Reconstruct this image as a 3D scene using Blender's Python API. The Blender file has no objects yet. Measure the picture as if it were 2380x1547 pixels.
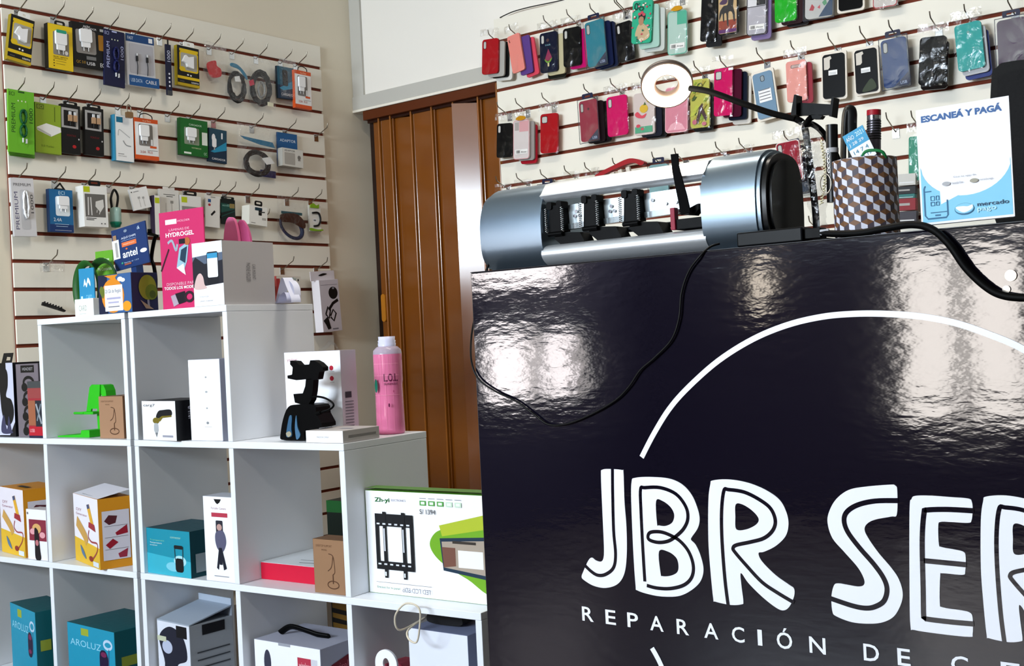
import bpy, bmesh, math, random
from mathutils import Vector, Matrix
from mathutils.geometry import tessellate_polygon
random.seed(7)
H = 1.06                                   # lens height above the floor
F = 2709.1                                 # focal length in pixels of a 2380 px wide frame
# ------------------------------------------------------------------ camera, light, exposure
scene = bpy.context.scene
col = scene.collection
RC = Matrix(((0.78061872, 0.03834012, 0.62383046), (0.62314371, 0.02928198, -0.78155901), (-0.04823206, 0.99883562, -0.00103334)))
cam_d = bpy.data.cameras.new('camera'); cam_d.sensor_fit = 'HORIZONTAL'; cam_d.sensor_width = 36.0
cam_d.lens = F / 2380 * 36.0; cam_d.clip_start = 0.02; cam_d.clip_end = 60
cam = bpy.data.objects.new('camera', cam_d); col.objects.link(cam)
cam.matrix_world = Matrix.Translation((0, 0, H)) @ RC.to_4x4()
scene.camera = cam
scene.view_settings.view_transform = 'Standard'; scene.view_settings.look = 'None'
scene.view_settings.gamma = 1.0; scene.view_settings.use_curve_mapping = False
scene.view_settings.exposure = 0.22
world = bpy.data.worlds.new('world'); scene.world = world; world.use_nodes = True
wn = world.node_tree.nodes; wl = world.node_tree.links
sky = wn.new('ShaderNodeTexSky'); sky.sky_type = 'PREETHAM'; sky.sun_direction = (-0.3, -0.6, 0.75); sky.turbidity = 3
wl.new(sky.outputs[0], wn['Background'].inputs[0]); wn['Background'].inputs[1].default_value = 1.0

def area(name, loc, direction, sx, sy, power, color, spread=180):
    l = bpy.data.lights.new(name, 'AREA'); l.shape = 'RECTANGLE'; l.size = sx; l.size_y = sy
    l.energy = power; l.color = color; l.spread = math.radians(spread)
    o = bpy.data.objects.new(name, l); col.objects.link(o); o.location = loc
    o.rotation_euler = Vector(direction).to_track_quat('-Z', 'Y').to_euler(); return o
XL, YB = -3.92, 3.78                      # faces of the two slatted panels
X0, X1, Y0, Y1, ZC = -3.938, 1.6, -2.6, 3.80, 3.05
# daylight entering through the shop window and the side window; two ceiling fittings
area('daylight_shop_window', (-2.0, Y0 - 0.06, 0.965), (0, 1, 0), 0.72, 1.02, 21, (1.0, 0.94, 0.87))
area('added_shelf_daylight', (-2.5, Y0 - 0.06, 2.12), (0, 1, -0.1), 2.2, 0.66, 250, (0.78, 0.9, 1.0))  # added high light for the shelf fronts, above what the counter reflects
area('daylight_side_window', (X0 - 0.06, -1.31, 1.1), (1, 0, 0), 0.86, 0.94, 30, (1.0, 0.93, 0.93))
area('added_warm_strip', (-3.2, Y0 - 0.06, 1.3), (0, 1, 0), 0.16, 0.3, 1.2, (1.0, 0.88, 0.7))  # added warm strip that gives the counter a narrow reflected streak
area('ceiling_light_front', (-1.2, -0.3, ZC - 0.08), (0, 0, -1), 1.2, 0.3, 14, (1.0, 0.93, 0.82))
area('ceiling_light_back', (-1.9, 2.3, ZC - 0.08), (0, 0, -1), 1.2, 0.3, 18, (1.0, 0.91, 0.79))

# ------------------------------------------------------------------ projecting rays of the photograph on real planes
def ray(px, py): return RC @ Vector((px - 1190, -(py - 773.5), -F))
CO = Vector((0, 0, H))
def on(px, py, p, n):
    d = ray(px, py); n = Vector(n); return CO + d * ((Vector(p) - CO).dot(n) / d.dot(n))
SH0 = Vector((-3.04, 1.965, H)); SA = 0.073
SU = Vector((math.cos(SA), math.sin(SA), 0)); SN = Vector((-math.sin(SA), math.cos(SA), 0))
def pl(kind, px, py, d=0.0):
    if kind == 'L': return on(px, py, (XL + d, 0, 0), (1, 0, 0))
    if kind == 'R': return on(px, py, (0, YB - d, 0), (0, 1, 0))
    if kind == 'K': return on(px, py, (0, 1.9 - d, 0), (0, 1, 0))
    if kind == 'S': return on(px, py, SH0 + SN * d, SN)
    if kind == 'Y': return on(px, py, (0, d, 0), (0, 1, 0))
def shp(u, d, z): p = SH0 + SU * u + SN * d; return Vector((p.x, p.y, z + H))

# ------------------------------------------------------------------ materials
def lin(c): return c / 12.92 if c <= 0.04045 else ((c + 0.055) / 1.055) ** 2.4
MC = {}
def mat(hx, r=0.5, m=0.0, noise=0.0, em=0.0, spec=0.3, alpha=None, bump=0.0, bs=60.0):
    key = (hx, r, m, noise, em, spec, alpha, bump, bs)
    if key in MC: return MC[key]
    rgb = [lin(int(hx[i:i + 2], 16) / 255) for i in (0, 2, 4)]
    if not (noise or em or m): mx_ = max(rgb); rgb = [c * (0.5 + 0.5 * min(1, mx_ * 1.3)) for c in rgb]
    ma = bpy.data.materials.new('m_' + hx); ma.use_nodes = True; nt = ma.node_tree; b = nt.nodes['Principled BSDF']
    b.inputs['Base Color'].default_value = (*rgb, 1); b.inputs['Roughness'].default_value = r; b.inputs['Metallic'].default_value = m
    b.inputs['Specular IOR Level'].default_value = spec
    if em: b.inputs['Emission Color'].default_value = (*rgb, 1); b.inputs['Emission Strength'].default_value = em
    tc = nt.nodes.new('ShaderNodeTexCoord'); nz = nt.nodes.new('ShaderNodeTexNoise'); nz.inputs['Scale'].default_value = bs
    nt.links.new(tc.outputs['Object'], nz.inputs['Vector'])
    mr = nt.nodes.new('ShaderNodeMapRange'); mr.inputs['To Min'].default_value = max(0.02, r - (0.05 if r > 0.4 else 0.008)); mr.inputs['To Max'].default_value = min(1, r + (0.05 if r > 0.4 else 0.008))
    nt.links.new(nz.outputs[0], mr.inputs[0]); nt.links.new(mr.outputs[0], b.inputs['Roughness'])
    if noise:
        mx = nt.nodes.new('ShaderNodeMix'); mx.data_type = 'RGBA'; mx.inputs['A'].default_value = (*[c * (1 - noise) for c in rgb], 1)
        mx.inputs['B'].default_value = (*[min(1, c * (1 + noise)) for c in rgb], 1)
        nt.links.new(nz.outputs[0], mx.inputs['Factor']); nt.links.new(mx.outputs['Result'], b.inputs['Base Color'])
    if bump:
        bp = nt.nodes.new('ShaderNodeBump'); bp.inputs['Strength'].default_value = bump; bp.inputs['Distance'].default_value = 0.002
        nt.links.new(nz.outputs[0], bp.inputs['Height']); nt.links.new(bp.outputs[0], b.inputs['Normal'])
    if alpha is not None: b.inputs['Alpha'].default_value = alpha
    MC[key] = ma; return ma
def film(name, tint, keep, rough=0.12, scale=22, strength=0.6, more=0.16):
    ma = bpy.data.materials.new(name); ma.use_nodes = True; nt = ma.node_tree; nt.nodes.clear()
    o = nt.nodes.new('ShaderNodeOutputMaterial'); t = nt.nodes.new('ShaderNodeBsdfTransparent'); g = nt.nodes.new('ShaderNodeBsdfAnisotropic')
    t.inputs[0].default_value = (*tint, 1); g.inputs['Roughness'].default_value = rough; g.inputs['Color'].default_value = (0.9, 0.9, 0.92, 1)
    mx = nt.nodes.new('ShaderNodeMixShader'); tc = nt.nodes.new('ShaderNodeTexCoord'); nz = nt.nodes.new('ShaderNodeTexNoise')
    nz.inputs['Scale'].default_value = scale; nz.inputs['Detail'].default_value = 4; nz.inputs['Distortion'].default_value = 1.5
    bp = nt.nodes.new('ShaderNodeBump'); bp.inputs['Strength'].default_value = strength; bp.inputs['Distance'].default_value = 0.01
    rp = nt.nodes.new('ShaderNodeMapRange'); rp.inputs['From Min'].default_value = 0.5; rp.inputs['From Max'].default_value = 0.72
    rp.inputs['To Min'].default_value = keep; rp.inputs['To Max'].default_value = keep + more
    L = nt.links; L.new(tc.outputs['Object'], nz.inputs['Vector']); L.new(nz.outputs[0], bp.inputs['Height']); L.new(bp.outputs[0], g.inputs['Normal'])
    L.new(nz.outputs[0], rp.inputs[0]); L.new(rp.outputs[0], mx.inputs[0]); L.new(t.outputs[0], mx.inputs[1]); L.new(g.outputs[0], mx.inputs[2]); L.new(mx.outputs[0], o.inputs[0])
    return ma
FILM = film('clear_film', (0.985, 0.985, 0.985), 0.012, 0.1, 16, 0.5, 0.07)
HEAD = film('film_header', (0.96, 0.96, 0.95), 0.2, 0.16, 40, 0.9, 0.3)
CRINK = film('crinkled_film', (0.97, 0.97, 0.97), 0.07, 0.12, 30, 0.9, 0.12)
CLEAR = film('clear_plastic', (0.95, 0.96, 0.96), 0.04, 0.08, 8, 0.1, 0.08)
WHITE = mat('e6eaf0', 0.35, noise=0.01, bs=8)
WALL = mat('e4dac6', 0.8, noise=0.02, bs=3, bump=0.06)
SLAT = mat('ece7da', 0.45, noise=0.015, bs=5)
MDF = mat('6e2f1c', 0.8, noise=0.12, bs=30)
BLACK = mat('030304', 0.45, spec=0.08); STEEL = mat('8d8578', 0.28, 1.0); CHROME = mat('cfd2d6', 0.15, 1.0)
def C(c): return mat(c) if isinstance(c, str) else c

# ------------------------------------------------------------------ mesh building
def smooth(pts, closed=True, n=6):
    out = []; k = len(pts); P = [Vector(p) for p in pts]
    rng = range(k if closed else k - 1)
    for i in rng:
        a, b, c, d = (P[(i - 1) % k], P[i], P[(i + 1) % k], P[(i + 2) % k]) if closed else (P[max(i - 1, 0)], P[i], P[i + 1], P[min(i + 2, k - 1)])
        for j in range(n):
            t = j / n
            out.append(0.5 * ((2 * b) + (c - a) * t + (2 * a - 5 * b + 4 * c - d) * t * t + (3 * b - a - 3 * c + d) * t ** 3))
    if not closed: out.append(P[-1])
    return out
def rrect(x0, z0, x1, z1, r, n=5):
    r = min(r, abs(x1 - x0) / 2.01, abs(z1 - z0) / 2.01); o = []
    for cx, cz, a in ((x1 - r, z1 - r, 0), (x0 + r, z1 - r, 90), (x0 + r, z0 + r, 180), (x1 - r, z0 + r, 270)):
        for i in range(n + 1):
            t = math.radians(a + 90 * i / n); o.append((cx + r * math.cos(t), cz + r * math.sin(t)))
    return o
def ell(cx, cz, rx, rz, n=20, a0=0, a1=360):
    k = n if a1 - a0 >= 360 else n + 1
    return [(cx + rx * math.cos(math.radians(a0 + (a1 - a0) * i / n)), cz + rz * math.sin(math.radians(a0 + (a1 - a0) * i / n))) for i in range(k)]
TC = {}
def glyphs(s, bold=0.0):
    if (s, bold) in TC: return TC[(s, bold)]
    cu = bpy.data.curves.new('t', 'FONT'); cu.body = s; cu.resolution_u = 3; cu.offset = bold
    ob = bpy.data.objects.new('t', cu); col.objects.link(ob)
    me = bpy.data.meshes.new_from_object(ob.evaluated_get(bpy.context.evaluated_depsgraph_get()))
    v = [(w.co.x, w.co.y) for w in me.vertices]; f = [tuple(p.vertices) for p in me.polygons]
    bpy.data.meshes.remove(me); bpy.data.objects.remove(ob); bpy.data.curves.remove(cu)
    x0 = min(a for a, b in v); x1 = max(a for a, b in v); y0 = min(b for a, b in v); y1 = max(b for a, b in v)
    v = [((a - x0) / max(x1 - x0, 1e-6), (b - y0) / max(y1 - y0, 1e-6)) for a, b in v]
    TC[(s, bold)] = (v, f); return TC[(s, bold)]
class MB:
    def __init__(s): s.v = []; s.f = []; s.m = []; s.mats = []; s.sm = []; s.k = 0
    def mi(s, m):
        m = C(m)
        if m not in s.mats: s.mats.append(m)
        return s.mats.index(m)
    def add(s, vs, fs, m, X=None, sm=False):
        o = len(s.v); i = s.mi(m)
        s.v += [tuple(X @ Vector(v)) if X else tuple(v) for v in vs]
        for f in fs: s.f.append(tuple(o + a for a in f)); s.m.append(i); s.sm.append(sm)
        return s
    def box(s, x0, x1, y0, y1, z0, z1, m, X=None):
        v = [(x, y, z) for x in (x0, x1) for y in (y0, y1) for z in (z0, z1)]
        return s.add(v, [(0, 1, 3, 2), (4, 6, 7, 5), (0, 4, 5, 1), (2, 3, 7, 6), (0, 2, 6, 4), (1, 5, 7, 3)], m, X)
    def prism(s, pts, y0, y1, m, X=None, holes=(), side=None, sm=False):
        loops = [list(pts)] + [list(h) for h in holes]; flat = [p for l in loops for p in l]; n = len(flat)
        tri = tessellate_polygon([[Vector((p[0], p[1], 0)) for p in l] for l in loops])
        def orient(t):
            a, b, c = [flat[i] for i in t]; return t if (b[0] - a[0]) * (c[1] - a[1]) - (b[1] - a[1]) * (c[0] - a[0]) > 0 else (t[0], t[2], t[1])
        tri = [orient(t) for t in tri]
        if y1 is None: return s.add([(p[0], y0, p[1]) for p in flat], tri, m, X)
        vs = [(p[0], y0, p[1]) for p in flat] + [(p[0], y1, p[1]) for p in flat]
        s.add(vs, tri + [(a + n, c + n, b + n) for a, b, c in tri], m, X)
        fs = []; o = 0
        for li, l in enumerate(loops):
            k = len(l); ar = sum(l[i][0] * l[(i + 1) % k][1] - l[(i + 1) % k][0] * l[i][1] for i in range(k))
            ccw = (ar > 0) == (li == 0)
            for i in range(k):
                a, b = o + i, o + (i + 1) % k
                fs.append((a, a + n, b + n, b) if ccw else (a, b, b + n, a + n))
            o += k
        return s.add(vs, fs, side or m, X, sm)
    def tube(s, pts, r, m, n=8, X=None, closed=False, sy=1.0):
        P = [Vector(p) for p in pts]; vs = []; fs = []; k = len(P); up = None
        for i, p in enumerate(P):
            a = P[(i - 1) % k] if (closed or i > 0) else P[i]; b = P[(i + 1) % k] if (closed or i < k - 1) else P[i]
            t = (b - a).normalized()
            if up is None: up = t.orthogonal().normalized()
            up = (up - t * up.dot(t)).normalized(); w = t.cross(up)
            rr = r[i] if isinstance(r, (list, tuple)) else r
            for j in range(n):
                q = 2 * math.pi * j / n; vs.append(p + up * (math.cos(q) * rr) + w * (math.sin(q) * rr * sy))
        for i in range(k if closed else k - 1):
            for j in range(n):
                a = i * n + j; b = i * n + (j + 1) % n; c = ((i + 1) % k) * n + (j + 1) % n; d = ((i + 1) % k) * n + j
                fs.append((a, b, c, d))
        s.add(vs, fs, m, X, True)
        if not closed: s.add([vs[j] for j in range(n)][::-1], [tuple(range(n))], m, X); s.add(vs[-n:], [tuple(range(n))], m, X)
        return s
    def lathe(s, prof, m, n=28, X=None):
        vs = []; fs = []
        for r, z in prof:
            for j in range(n): a = 2 * math.pi * j / n; vs.append((r * math.cos(a), r * math.sin(a), z))
        for i in range(len(prof) - 1):
            for j in range(n): a = i * n + j; b = i * n + (j + 1) % n; fs.append((a, b, b + n, a + n))
        return s.add(vs, fs, m, X, True)
    def text(s, t, x0, z0, x1, z1, m, y=0.0, X=None, rot=0, bold=0.0):
        v, f = glyphs(t, bold); w = x1 - x0; h = z1 - z0
        if rot == 90: q = [(x1 - w * b, y, z0 + h * a) for a, b in v]
        elif rot == -90: q = [(x0 + w * b, y, z1 - h * a) for a, b in v]
        elif rot == 180: q = [(x1 - w * a, y, z1 - h * b) for a, b in v]
        else: q = [(x0 + w * a, y, z0 + h * b) for a, b in v]
        return s.add(q, f, m, X)
    def line(s, pts, w, m, y=0.0, X=None, closed=False):
        P = [Vector((p[0], p[1])) for p in pts]; k = len(P); vs = []
        for i in range(k):
            a = P[(i - 1) % k] if (closed or i > 0) else P[i]; b = P[(i + 1) % k] if (closed or i < k - 1) else P[i]
            t = (b - a); t = t.normalized() if t.length else Vector((1, 0)); nn = Vector((-t.y, t.x)) * w / 2
            vs += [(P[i].x + nn.x, y, P[i].y + nn.y), (P[i].x - nn.x, y, P[i].y - nn.y)]
        fs = [(2 * i, 2 * i + 1, (2 * (i + 1) + 1) % (2 * k), (2 * (i + 1)) % (2 * k)) for i in range(k if closed else k - 1)]
        return s.add(vs, fs, m, X)
    # printed marks, coordinates as fractions of a W x Ht face centred on the origin
    def marks(s, W, Ht, lst, y=0.0, X=None):
        fx = lambda a: (a - 0.5) * W
        fz = lambda a: (a - 0.5) * Ht
        for q in lst:
            s.k += 1; yy = y - 0.0003 - 0.00012 * s.k; k = q[0]
            if k == 'r': s.prism([(fx(q[1]), fz(q[2])), (fx(q[3]), fz(q[2])), (fx(q[3]), fz(q[4])), (fx(q[1]), fz(q[4]))], yy, None, q[5], X)
            elif k == 'rr': s.prism(rrect(fx(q[1]), fz(q[2]), fx(q[3]), fz(q[4]), q[5] * W), yy, None, q[6], X)
            elif k == 'c': s.prism(ell(fx(q[1]), fz(q[2]), q[3] * W, q[4] * Ht), yy, None, q[5], X)
            elif k == 'p': s.prism([(fx(a), fz(b)) for a, b in q[1]], yy, None, q[2], X)
            elif k == 'ps': s.prism([(fx(p[0]), fz(p[1])) for p in smooth([(a, b) for a, b in q[1]])], yy, None, q[2], X)
            elif k == 'l': s.line([(fx(a), fz(b)) for a, b in q[1]], q[2] * W, q[3], yy, X)
            elif k == 'ls': s.line([(fx(p[0]), fz(p[1])) for p in smooth(q[1], False, 5)], q[2] * W, q[3], yy, X)
            elif k == 't': s.text(q[1], fx(q[2]), fz(q[3]), fx(q[4]), fz(q[5]), q[6], yy, X, q[7] if len(q) > 7 else 0, q[8] if len(q) > 8 else 0.0)
            elif k == 'o': s.line(ell(fx(q[1]), fz(q[2]), q[3] * W, q[4] * Ht, 28), q[5] * W, q[6], yy, X, True)
        return s
    def mesh(s, name):
        me = bpy.data.meshes.new(name); me.from_pydata(s.v, [], s.f); me.validate(clean_customdata=False)
        for m in s.mats: me.materials.append(m)
        if len(me.polygons) == len(s.m):
            me.polygons.foreach_set('material_index', s.m); me.polygons.foreach_set('use_smooth', s.sm)
        else: print('POLY MISMATCH', name, len(me.polygons), len(s.m))
        me.update(); return me

def bev(o, w):
    if w:
        b = o.modifiers.new('bevel', 'BEVEL'); b.width = w; b.segments = 2; b.limit_method = 'ANGLE'; b.angle_limit = math.radians(50)
def tagit(o, label=None, cat=None, group=None, kind=None):
    if label: o['label'] = label
    if cat: o['category'] = cat
    if group: o['group'] = group
    if kind: o['kind'] = kind
    return o
def part(name, b, parent, bevel=0.0, label=None, X=None):
    o = bpy.data.objects.new(name, b.mesh(name)); col.objects.link(o); o.parent = parent
    if X is not None: o.matrix_local = X
    bev(o, bevel); 
    if label: o['label'] = label
    return o
def thing(name, label, cat, X, parts, group=None, kind=None, bevel=0.0):
    """parts: list of (name, MB[, bevel[, [children]]])"""
    if len(parts) == 1 and len(parts[0]) < 4:
        o = bpy.data.objects.new(name, parts[0][1].mesh(name)); col.objects.link(o); o.matrix_world = X
        bev(o, parts[0][2] if len(parts[0]) > 2 else bevel); return tagit(o, label, cat, group, kind)
    r = bpy.data.objects.new(name, None); r.empty_display_size = 0.02; col.objects.link(r); r.matrix_world = X
    tagit(r, label, cat, group, kind)
    for p in parts:
        o = part(p[0], p[1], r, p[2] if len(p) > 2 else bevel)
        if len(p) > 3:
            for c in p[3]: part(c[0], c[1], o, c[2] if len(c) > 2 else 0.0)
    return r
def struct(name, b, bevel=0.0):
    o = bpy.data.objects.new(name, b.mesh(name)); col.objects.link(o); o['kind'] = 'structure'; bev(o, bevel); return o
def dup(root, X, label, group=None):
    c = root.copy(); col.objects.link(c); c.matrix_world = X; c['label'] = label
    if group: c['group'] = group
    for ch in root.children:
        k = ch.copy(); col.objects.link(k); k.parent = c
    return c
def frame(kind, tl, tr, bl, d):
    a, b, c = pl(kind, *tl, d), pl(kind, *tr, d), pl(kind, *bl, d)
    x = (b - a); W = x.length; x.normalize(); n = {'L': Vector((-1, 0, 0)), 'R': Vector((0, 1, 0)), 'K': Vector((0, 1, 0)), 'Y': Vector((0, 1, 0)), 'S': SN}[kind]
    dn = (c - a); Ht = dn.length
    z = -dn.normalized(); x2 = n.cross(z)                       # right-handed: x = y cross z
    W = (b - a).dot(x2); cen = a + x2 * W / 2 - z * Ht / 2
    M4 = Matrix((x2, n, z)).transposed().to_4x4(); M4.translation = cen
    return M4, W, Ht
# ------------------------------------------------------------------ room shell
def plane_box(name, x0, x1, y0, y1, z0, z1, m): return struct(name, MB().box(x0, x1, y0, y1, z0, z1, m))
plane_box('floor', X0 - 0.1, X1 + 0.1, Y0 - 0.1, Y1 + 0.2, -0.05, 0.0, mat('4f453e', 0.35, noise=0.05, bs=4))
plane_box('ceiling', X0 - 0.1, X1 + 0.1, Y0 - 0.1, Y1 + 0.2, ZC, ZC + 0.05, mat('cfcabf', 0.9))
def wall_hole(name, axis, c0, c1, a0, a1, h0, h1, b0, b1, m):
    """wall slab between c0 and c1 on its own axis, spanning a0..a1, with an opening h0..h1 by b0..b1"""
    b = MB()
    for (p, q, z0, z1) in ((a0, h0, 0, ZC), (h1, a1, 0, ZC), (h0, h1, 0, b0), (h0, h1, b1, ZC)):
        if axis == 'x': b.box(c0, c1, p, q, z0, z1, m)
        else: b.box(p, q, c0, c1, z0, z1, m)
    return struct(name, b)
DKW = mat('3a3340', 0.8, noise=0.05, bs=3)  # shade put into the unseen wall's colour so the counter reflects dark
wall_hole('wall_left_front', 'x', X0 - 0.1, X0, Y0, 1.2, -1.8, -0.82, 0.66, 1.55, DKW)
plane_box('wall_left', X0 - 0.1, X0, 1.2, 3.95, 0, ZC, WALL)
FW = mat('4a4250', 0.8, noise=0.05, bs=3); b = MB(); fy = (Y0 - 0.12, Y0)
b.box(X0, X1, *fy, 2.72, ZC, FW).box(X0, X1, *fy, 2.42 - 0.62, 1.8, FW) if False else None
b.box(X0, X1, *fy, 2.48, ZC, FW).box(X0, X1, *fy, 0, 0.45, FW).box(X0, -3.28, *fy, 0.45, 1.48, FW).box(-3.12, -2.4, *fy, 0.45, 1.48, FW).box(-3.28, -3.12, *fy, 0.45, 1.15, FW).box(X0, -3.65, *fy, 1.48, 1.72, FW).box(-1.62, X1, *fy, 0.45, 1.72, FW).box(X0, -3.65, *fy, 1.72, 2.74, FW).box(-1.35, X1, *fy, 1.72, 2.74, FW).box(-3.65, -2.4, *fy, 1.48, 1.76, FW).box(-2.4, -1.62, *fy, 1.48, 1.76, FW)
struct('wall_front', b)
plane_box('wall_right', X1, X1 + 0.1, Y0, 3.95, 0, ZC, mat('8d8880', 0.8))
DT = 1.078 + H                             # height of the door opening
plane_box('wall_back', -3.04, X1, Y1, 3.95, 0, ZC, mat('efeae2', 0.8, noise=0.02, bs=3))
plane_box('wall_back_above_door', X0, -3.04, 3.84, 3.95, DT, ZC, mat('efeae2', 0.8, noise=0.02, bs=3))
plane_box('wall_back_behind_door', X0, -3.04, 3.93, 3.95, 0, DT, mat('3a2010', 0.8))
GREY = mat('c9c6be', 0.55)
b = MB().box(X0, X0 + 0.07, 3.827, 3.842, DT + 0.0, ZC, GREY); struct('trim_1', b, 0.002)
b = MB().box(X0, -3.04, 3.822, 3.845, DT, DT + 0.062, GREY).box(X0, -3.04, 3.82, 3.93, DT - 0.012, DT, mat('efe9dc', 0.5)); struct('trim_2', b, 0.002)
fr = mat('d8d6d0', 0.4)
def window(name, axis, c, a0, a1, b0, b1, nm, nt):
    f = MB(); t = 0.05
    def bar(p, q, z0, z1):
        if axis == 'x': f.box(c - 0.03, c + 0.045, p, q, z0, z1, fr)
        else: f.box(p, q, c - 0.03, c + 0.045, z0, z1, fr)
    bar(a0, a1, b0, b0 + t); bar(a0, a1, b1 - t, b1)
    for i in range(nm + 1): x = a0 + (a1 - a0 - t) * i / nm; bar(x, x + t, b0, b1)
    for i in range(1, nt): z = b0 + (b1 - b0) * i / nt; bar(a0, a1, z - 0.02, z + 0.02)
    return struct(name, f)
window('window_1', 'x', X0, -1.8, -0.82, 0.66, 1.1, 2, 1)
struct('trim_3', MB().box(X0 - 0.03, X0 + 0.04, -1.8, -0.82, 1.1, 1.33, DKW))
window('window_2', 'y', Y0, -2.4, -1.62, 0.45, 1.48, 2, 1)
window('added_transom_frame', 'y', Y0, -3.65, -1.35, 1.76, 2.5, 3, 1)  # unseen frame made up to go with the added shelf light

# ------------------------------------------------------------------ slatted display panels
def slat_panel(name, label, kind, a0, a1, ztop, zbot, slots, X):
    """local frame: x along the wall, front face y=0, body behind it (y to +.018), slots 13 mm high"""
    core = MB().box(a0 + 0.002, a1 - 0.002, 0.008, 0.0175, zbot, ztop, MDF); s = MB(); zs = sorted(slots)
    edges = [zbot] + zs + [ztop]
    s_ = 0.0065
    for i in range(len(edges) - 1):
        lo = edges[i] + (s_ if i else 0); hi = edges[i + 1] - (s_ if i < len(edges) - 2 else 0)
        s.box(a0, a1, 0, 0.0079, lo, hi, SLAT)
    return thing(name, label, 'display panel', X, [('backing_board', core), ('slats', s, 0.001)], kind='structure' if False else None)
ML = Matrix(((0, -1, 0, XL), (1, 0, 0, 0), (0, 0, 1, 0), (0, 0, 0, 1)))      # local x -> world +y, local y -> world -x
MR = Matrix(((1, 0, 0, 0), (0, 1, 0, YB), (0, 0, 1, 0), (0, 0, 0, 1)))
LS = [1.242 + H - 0.1 * i for i in range(22)]; RS = [1.214 + H + 0.1 * 3 - 0.1 * i for i in range(25)]
RT = 1.31 + H
slat_panel('slatwall_panel', 'white slatted display panel with brown grooves on the left wall', 'L', 2.12, 3.62, 1.342 + H, 0.06, [z for z in LS if z > 0.1], ML)
slat_panel('slatwall_panel', 'wide white slatted display panel with brown grooves behind the counter, full of phone cases', 'R', -3.035, 1.2, RT, 0.06, [z for z in RS if 0.1 < z < RT - 0.05], MR)
# the slot rows that carry goods
LZ = [1.242 + H, 0.942 + H, 0.642 + H, 0.342 + H]; RZ = [1.214 + H, 0.914 + H, 0.614 + H, 0.314 + H]

def hook_parts(L, rise):
    w = MB(); pts = [(0, 0.004, -0.016), (0, -0.004, -0.014), (0, -L * 0.5, -0.014 + rise * 0.45), (0, -L, -0.014 + rise), (0, -L - 0.004, -0.006 + rise), (0, -L - 0.007, rise + 0.005)]
    w.tube(smooth([pts[0], pts[1], pts[3]], False, 4) + [pts[4], pts[5]], 0.0021, STEEL, 8)
    p = MB().box(-0.012, 0.012, -0.0025, -0.0005, -0.036, -0.0065, CHROME).box(-0.012, 0.012, -0.0025, 0.006, -0.0065, -0.004, CHROME)
    return [('wire', w), ('backplate', p, 0.0008)]
HP = {}
NH = [0]
def hook(kind, a, z, label, L=0.075, rise=0.03):
    X = (ML if kind == 'L' else MR) @ Matrix.Translation((a, 0, z)); key = (L, rise)
    g = 'wire hooks on the left slatted panel' if kind == 'L' else 'wire hooks on the slatted panel behind the counter'
    if key not in HP: HP[key] = thing('display_hook', label, 'hook', X, hook_parts(L, rise), g); return HP[key]
    return dup(HP[key], X, label, g)

# ------------------------------------------------------------------ folding door
yd = 3.87
def dx(px, py): return pl('Y', px, py, yd).x
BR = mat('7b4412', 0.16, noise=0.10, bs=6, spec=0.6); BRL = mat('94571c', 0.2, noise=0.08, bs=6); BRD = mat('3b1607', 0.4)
xd0, xd1 = dx(868, 300), -3.075
ridges = [dx(p, q) for p, q in ((891, 300), (918, 300), (966, 290), (1014, 280), (1064, 270), (1122, 260))]
zt = DT - 0.055
doorparts = []
xs = [xd0] + ridges + [xd1]
for i in range(len(xs) - 1):
    a, c = xs[i], xs[i + 1]; p = MB()
    o = 0.012 if i % 2 else 0.0
    tl_ = Matrix.Identity(4)
    if i == 5: tl_ = Matrix.Translation((a, -0.045, 0)) @ Matrix.Rotation(math.radians(24), 4, 'Z') @ Matrix.Translation((-a, 0, 0)); o = 0
    p.prism([(a + 0.006, 0.02), (c - 0.006, 0.02), (c - 0.006, zt - 0.01 - 0.004 * (i % 3)), (a + 0.006, zt - 0.01)], -o - 0.004, 0.012, BR, tl_)
    doorparts.append(('door_slat', p, 0.003))
for r in ridges:
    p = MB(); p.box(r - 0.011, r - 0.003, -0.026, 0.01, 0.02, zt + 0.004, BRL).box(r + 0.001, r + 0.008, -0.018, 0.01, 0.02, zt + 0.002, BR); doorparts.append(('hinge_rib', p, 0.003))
h = MB(); hx = dx(903, 715); hz0, hz1 = pl('Y', 903, 747, yd).z, pl('Y', 903, 683, yd).z; h.prism(rrect(hx - 0.012, hz0, hx + 0.014, hz1, 0.012), -0.035, -0.012, mat('c27a22', 0.3)); doorparts.append(('door_handle', h, 0.003))
rl = MB().box(xd0 - 0.02, -3.045, -0.045, 0.03, zt + 0.0, DT - 0.013, mat('6f3210', 0.35)).box(xd0 - 0.018, -3.05, -0.02, 0.02, zt - 0.012, zt, BRD); doorparts.append(('top_rail', rl, 0.002))
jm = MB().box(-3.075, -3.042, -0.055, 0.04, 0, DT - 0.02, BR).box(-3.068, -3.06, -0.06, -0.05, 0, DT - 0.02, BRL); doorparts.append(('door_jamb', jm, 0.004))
d = thing('folding_door', 'brown wood-look folding door with vertical ribs beneath the white beam', 'door', Matrix.Translation((0, yd, 0)), doorparts)

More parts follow.
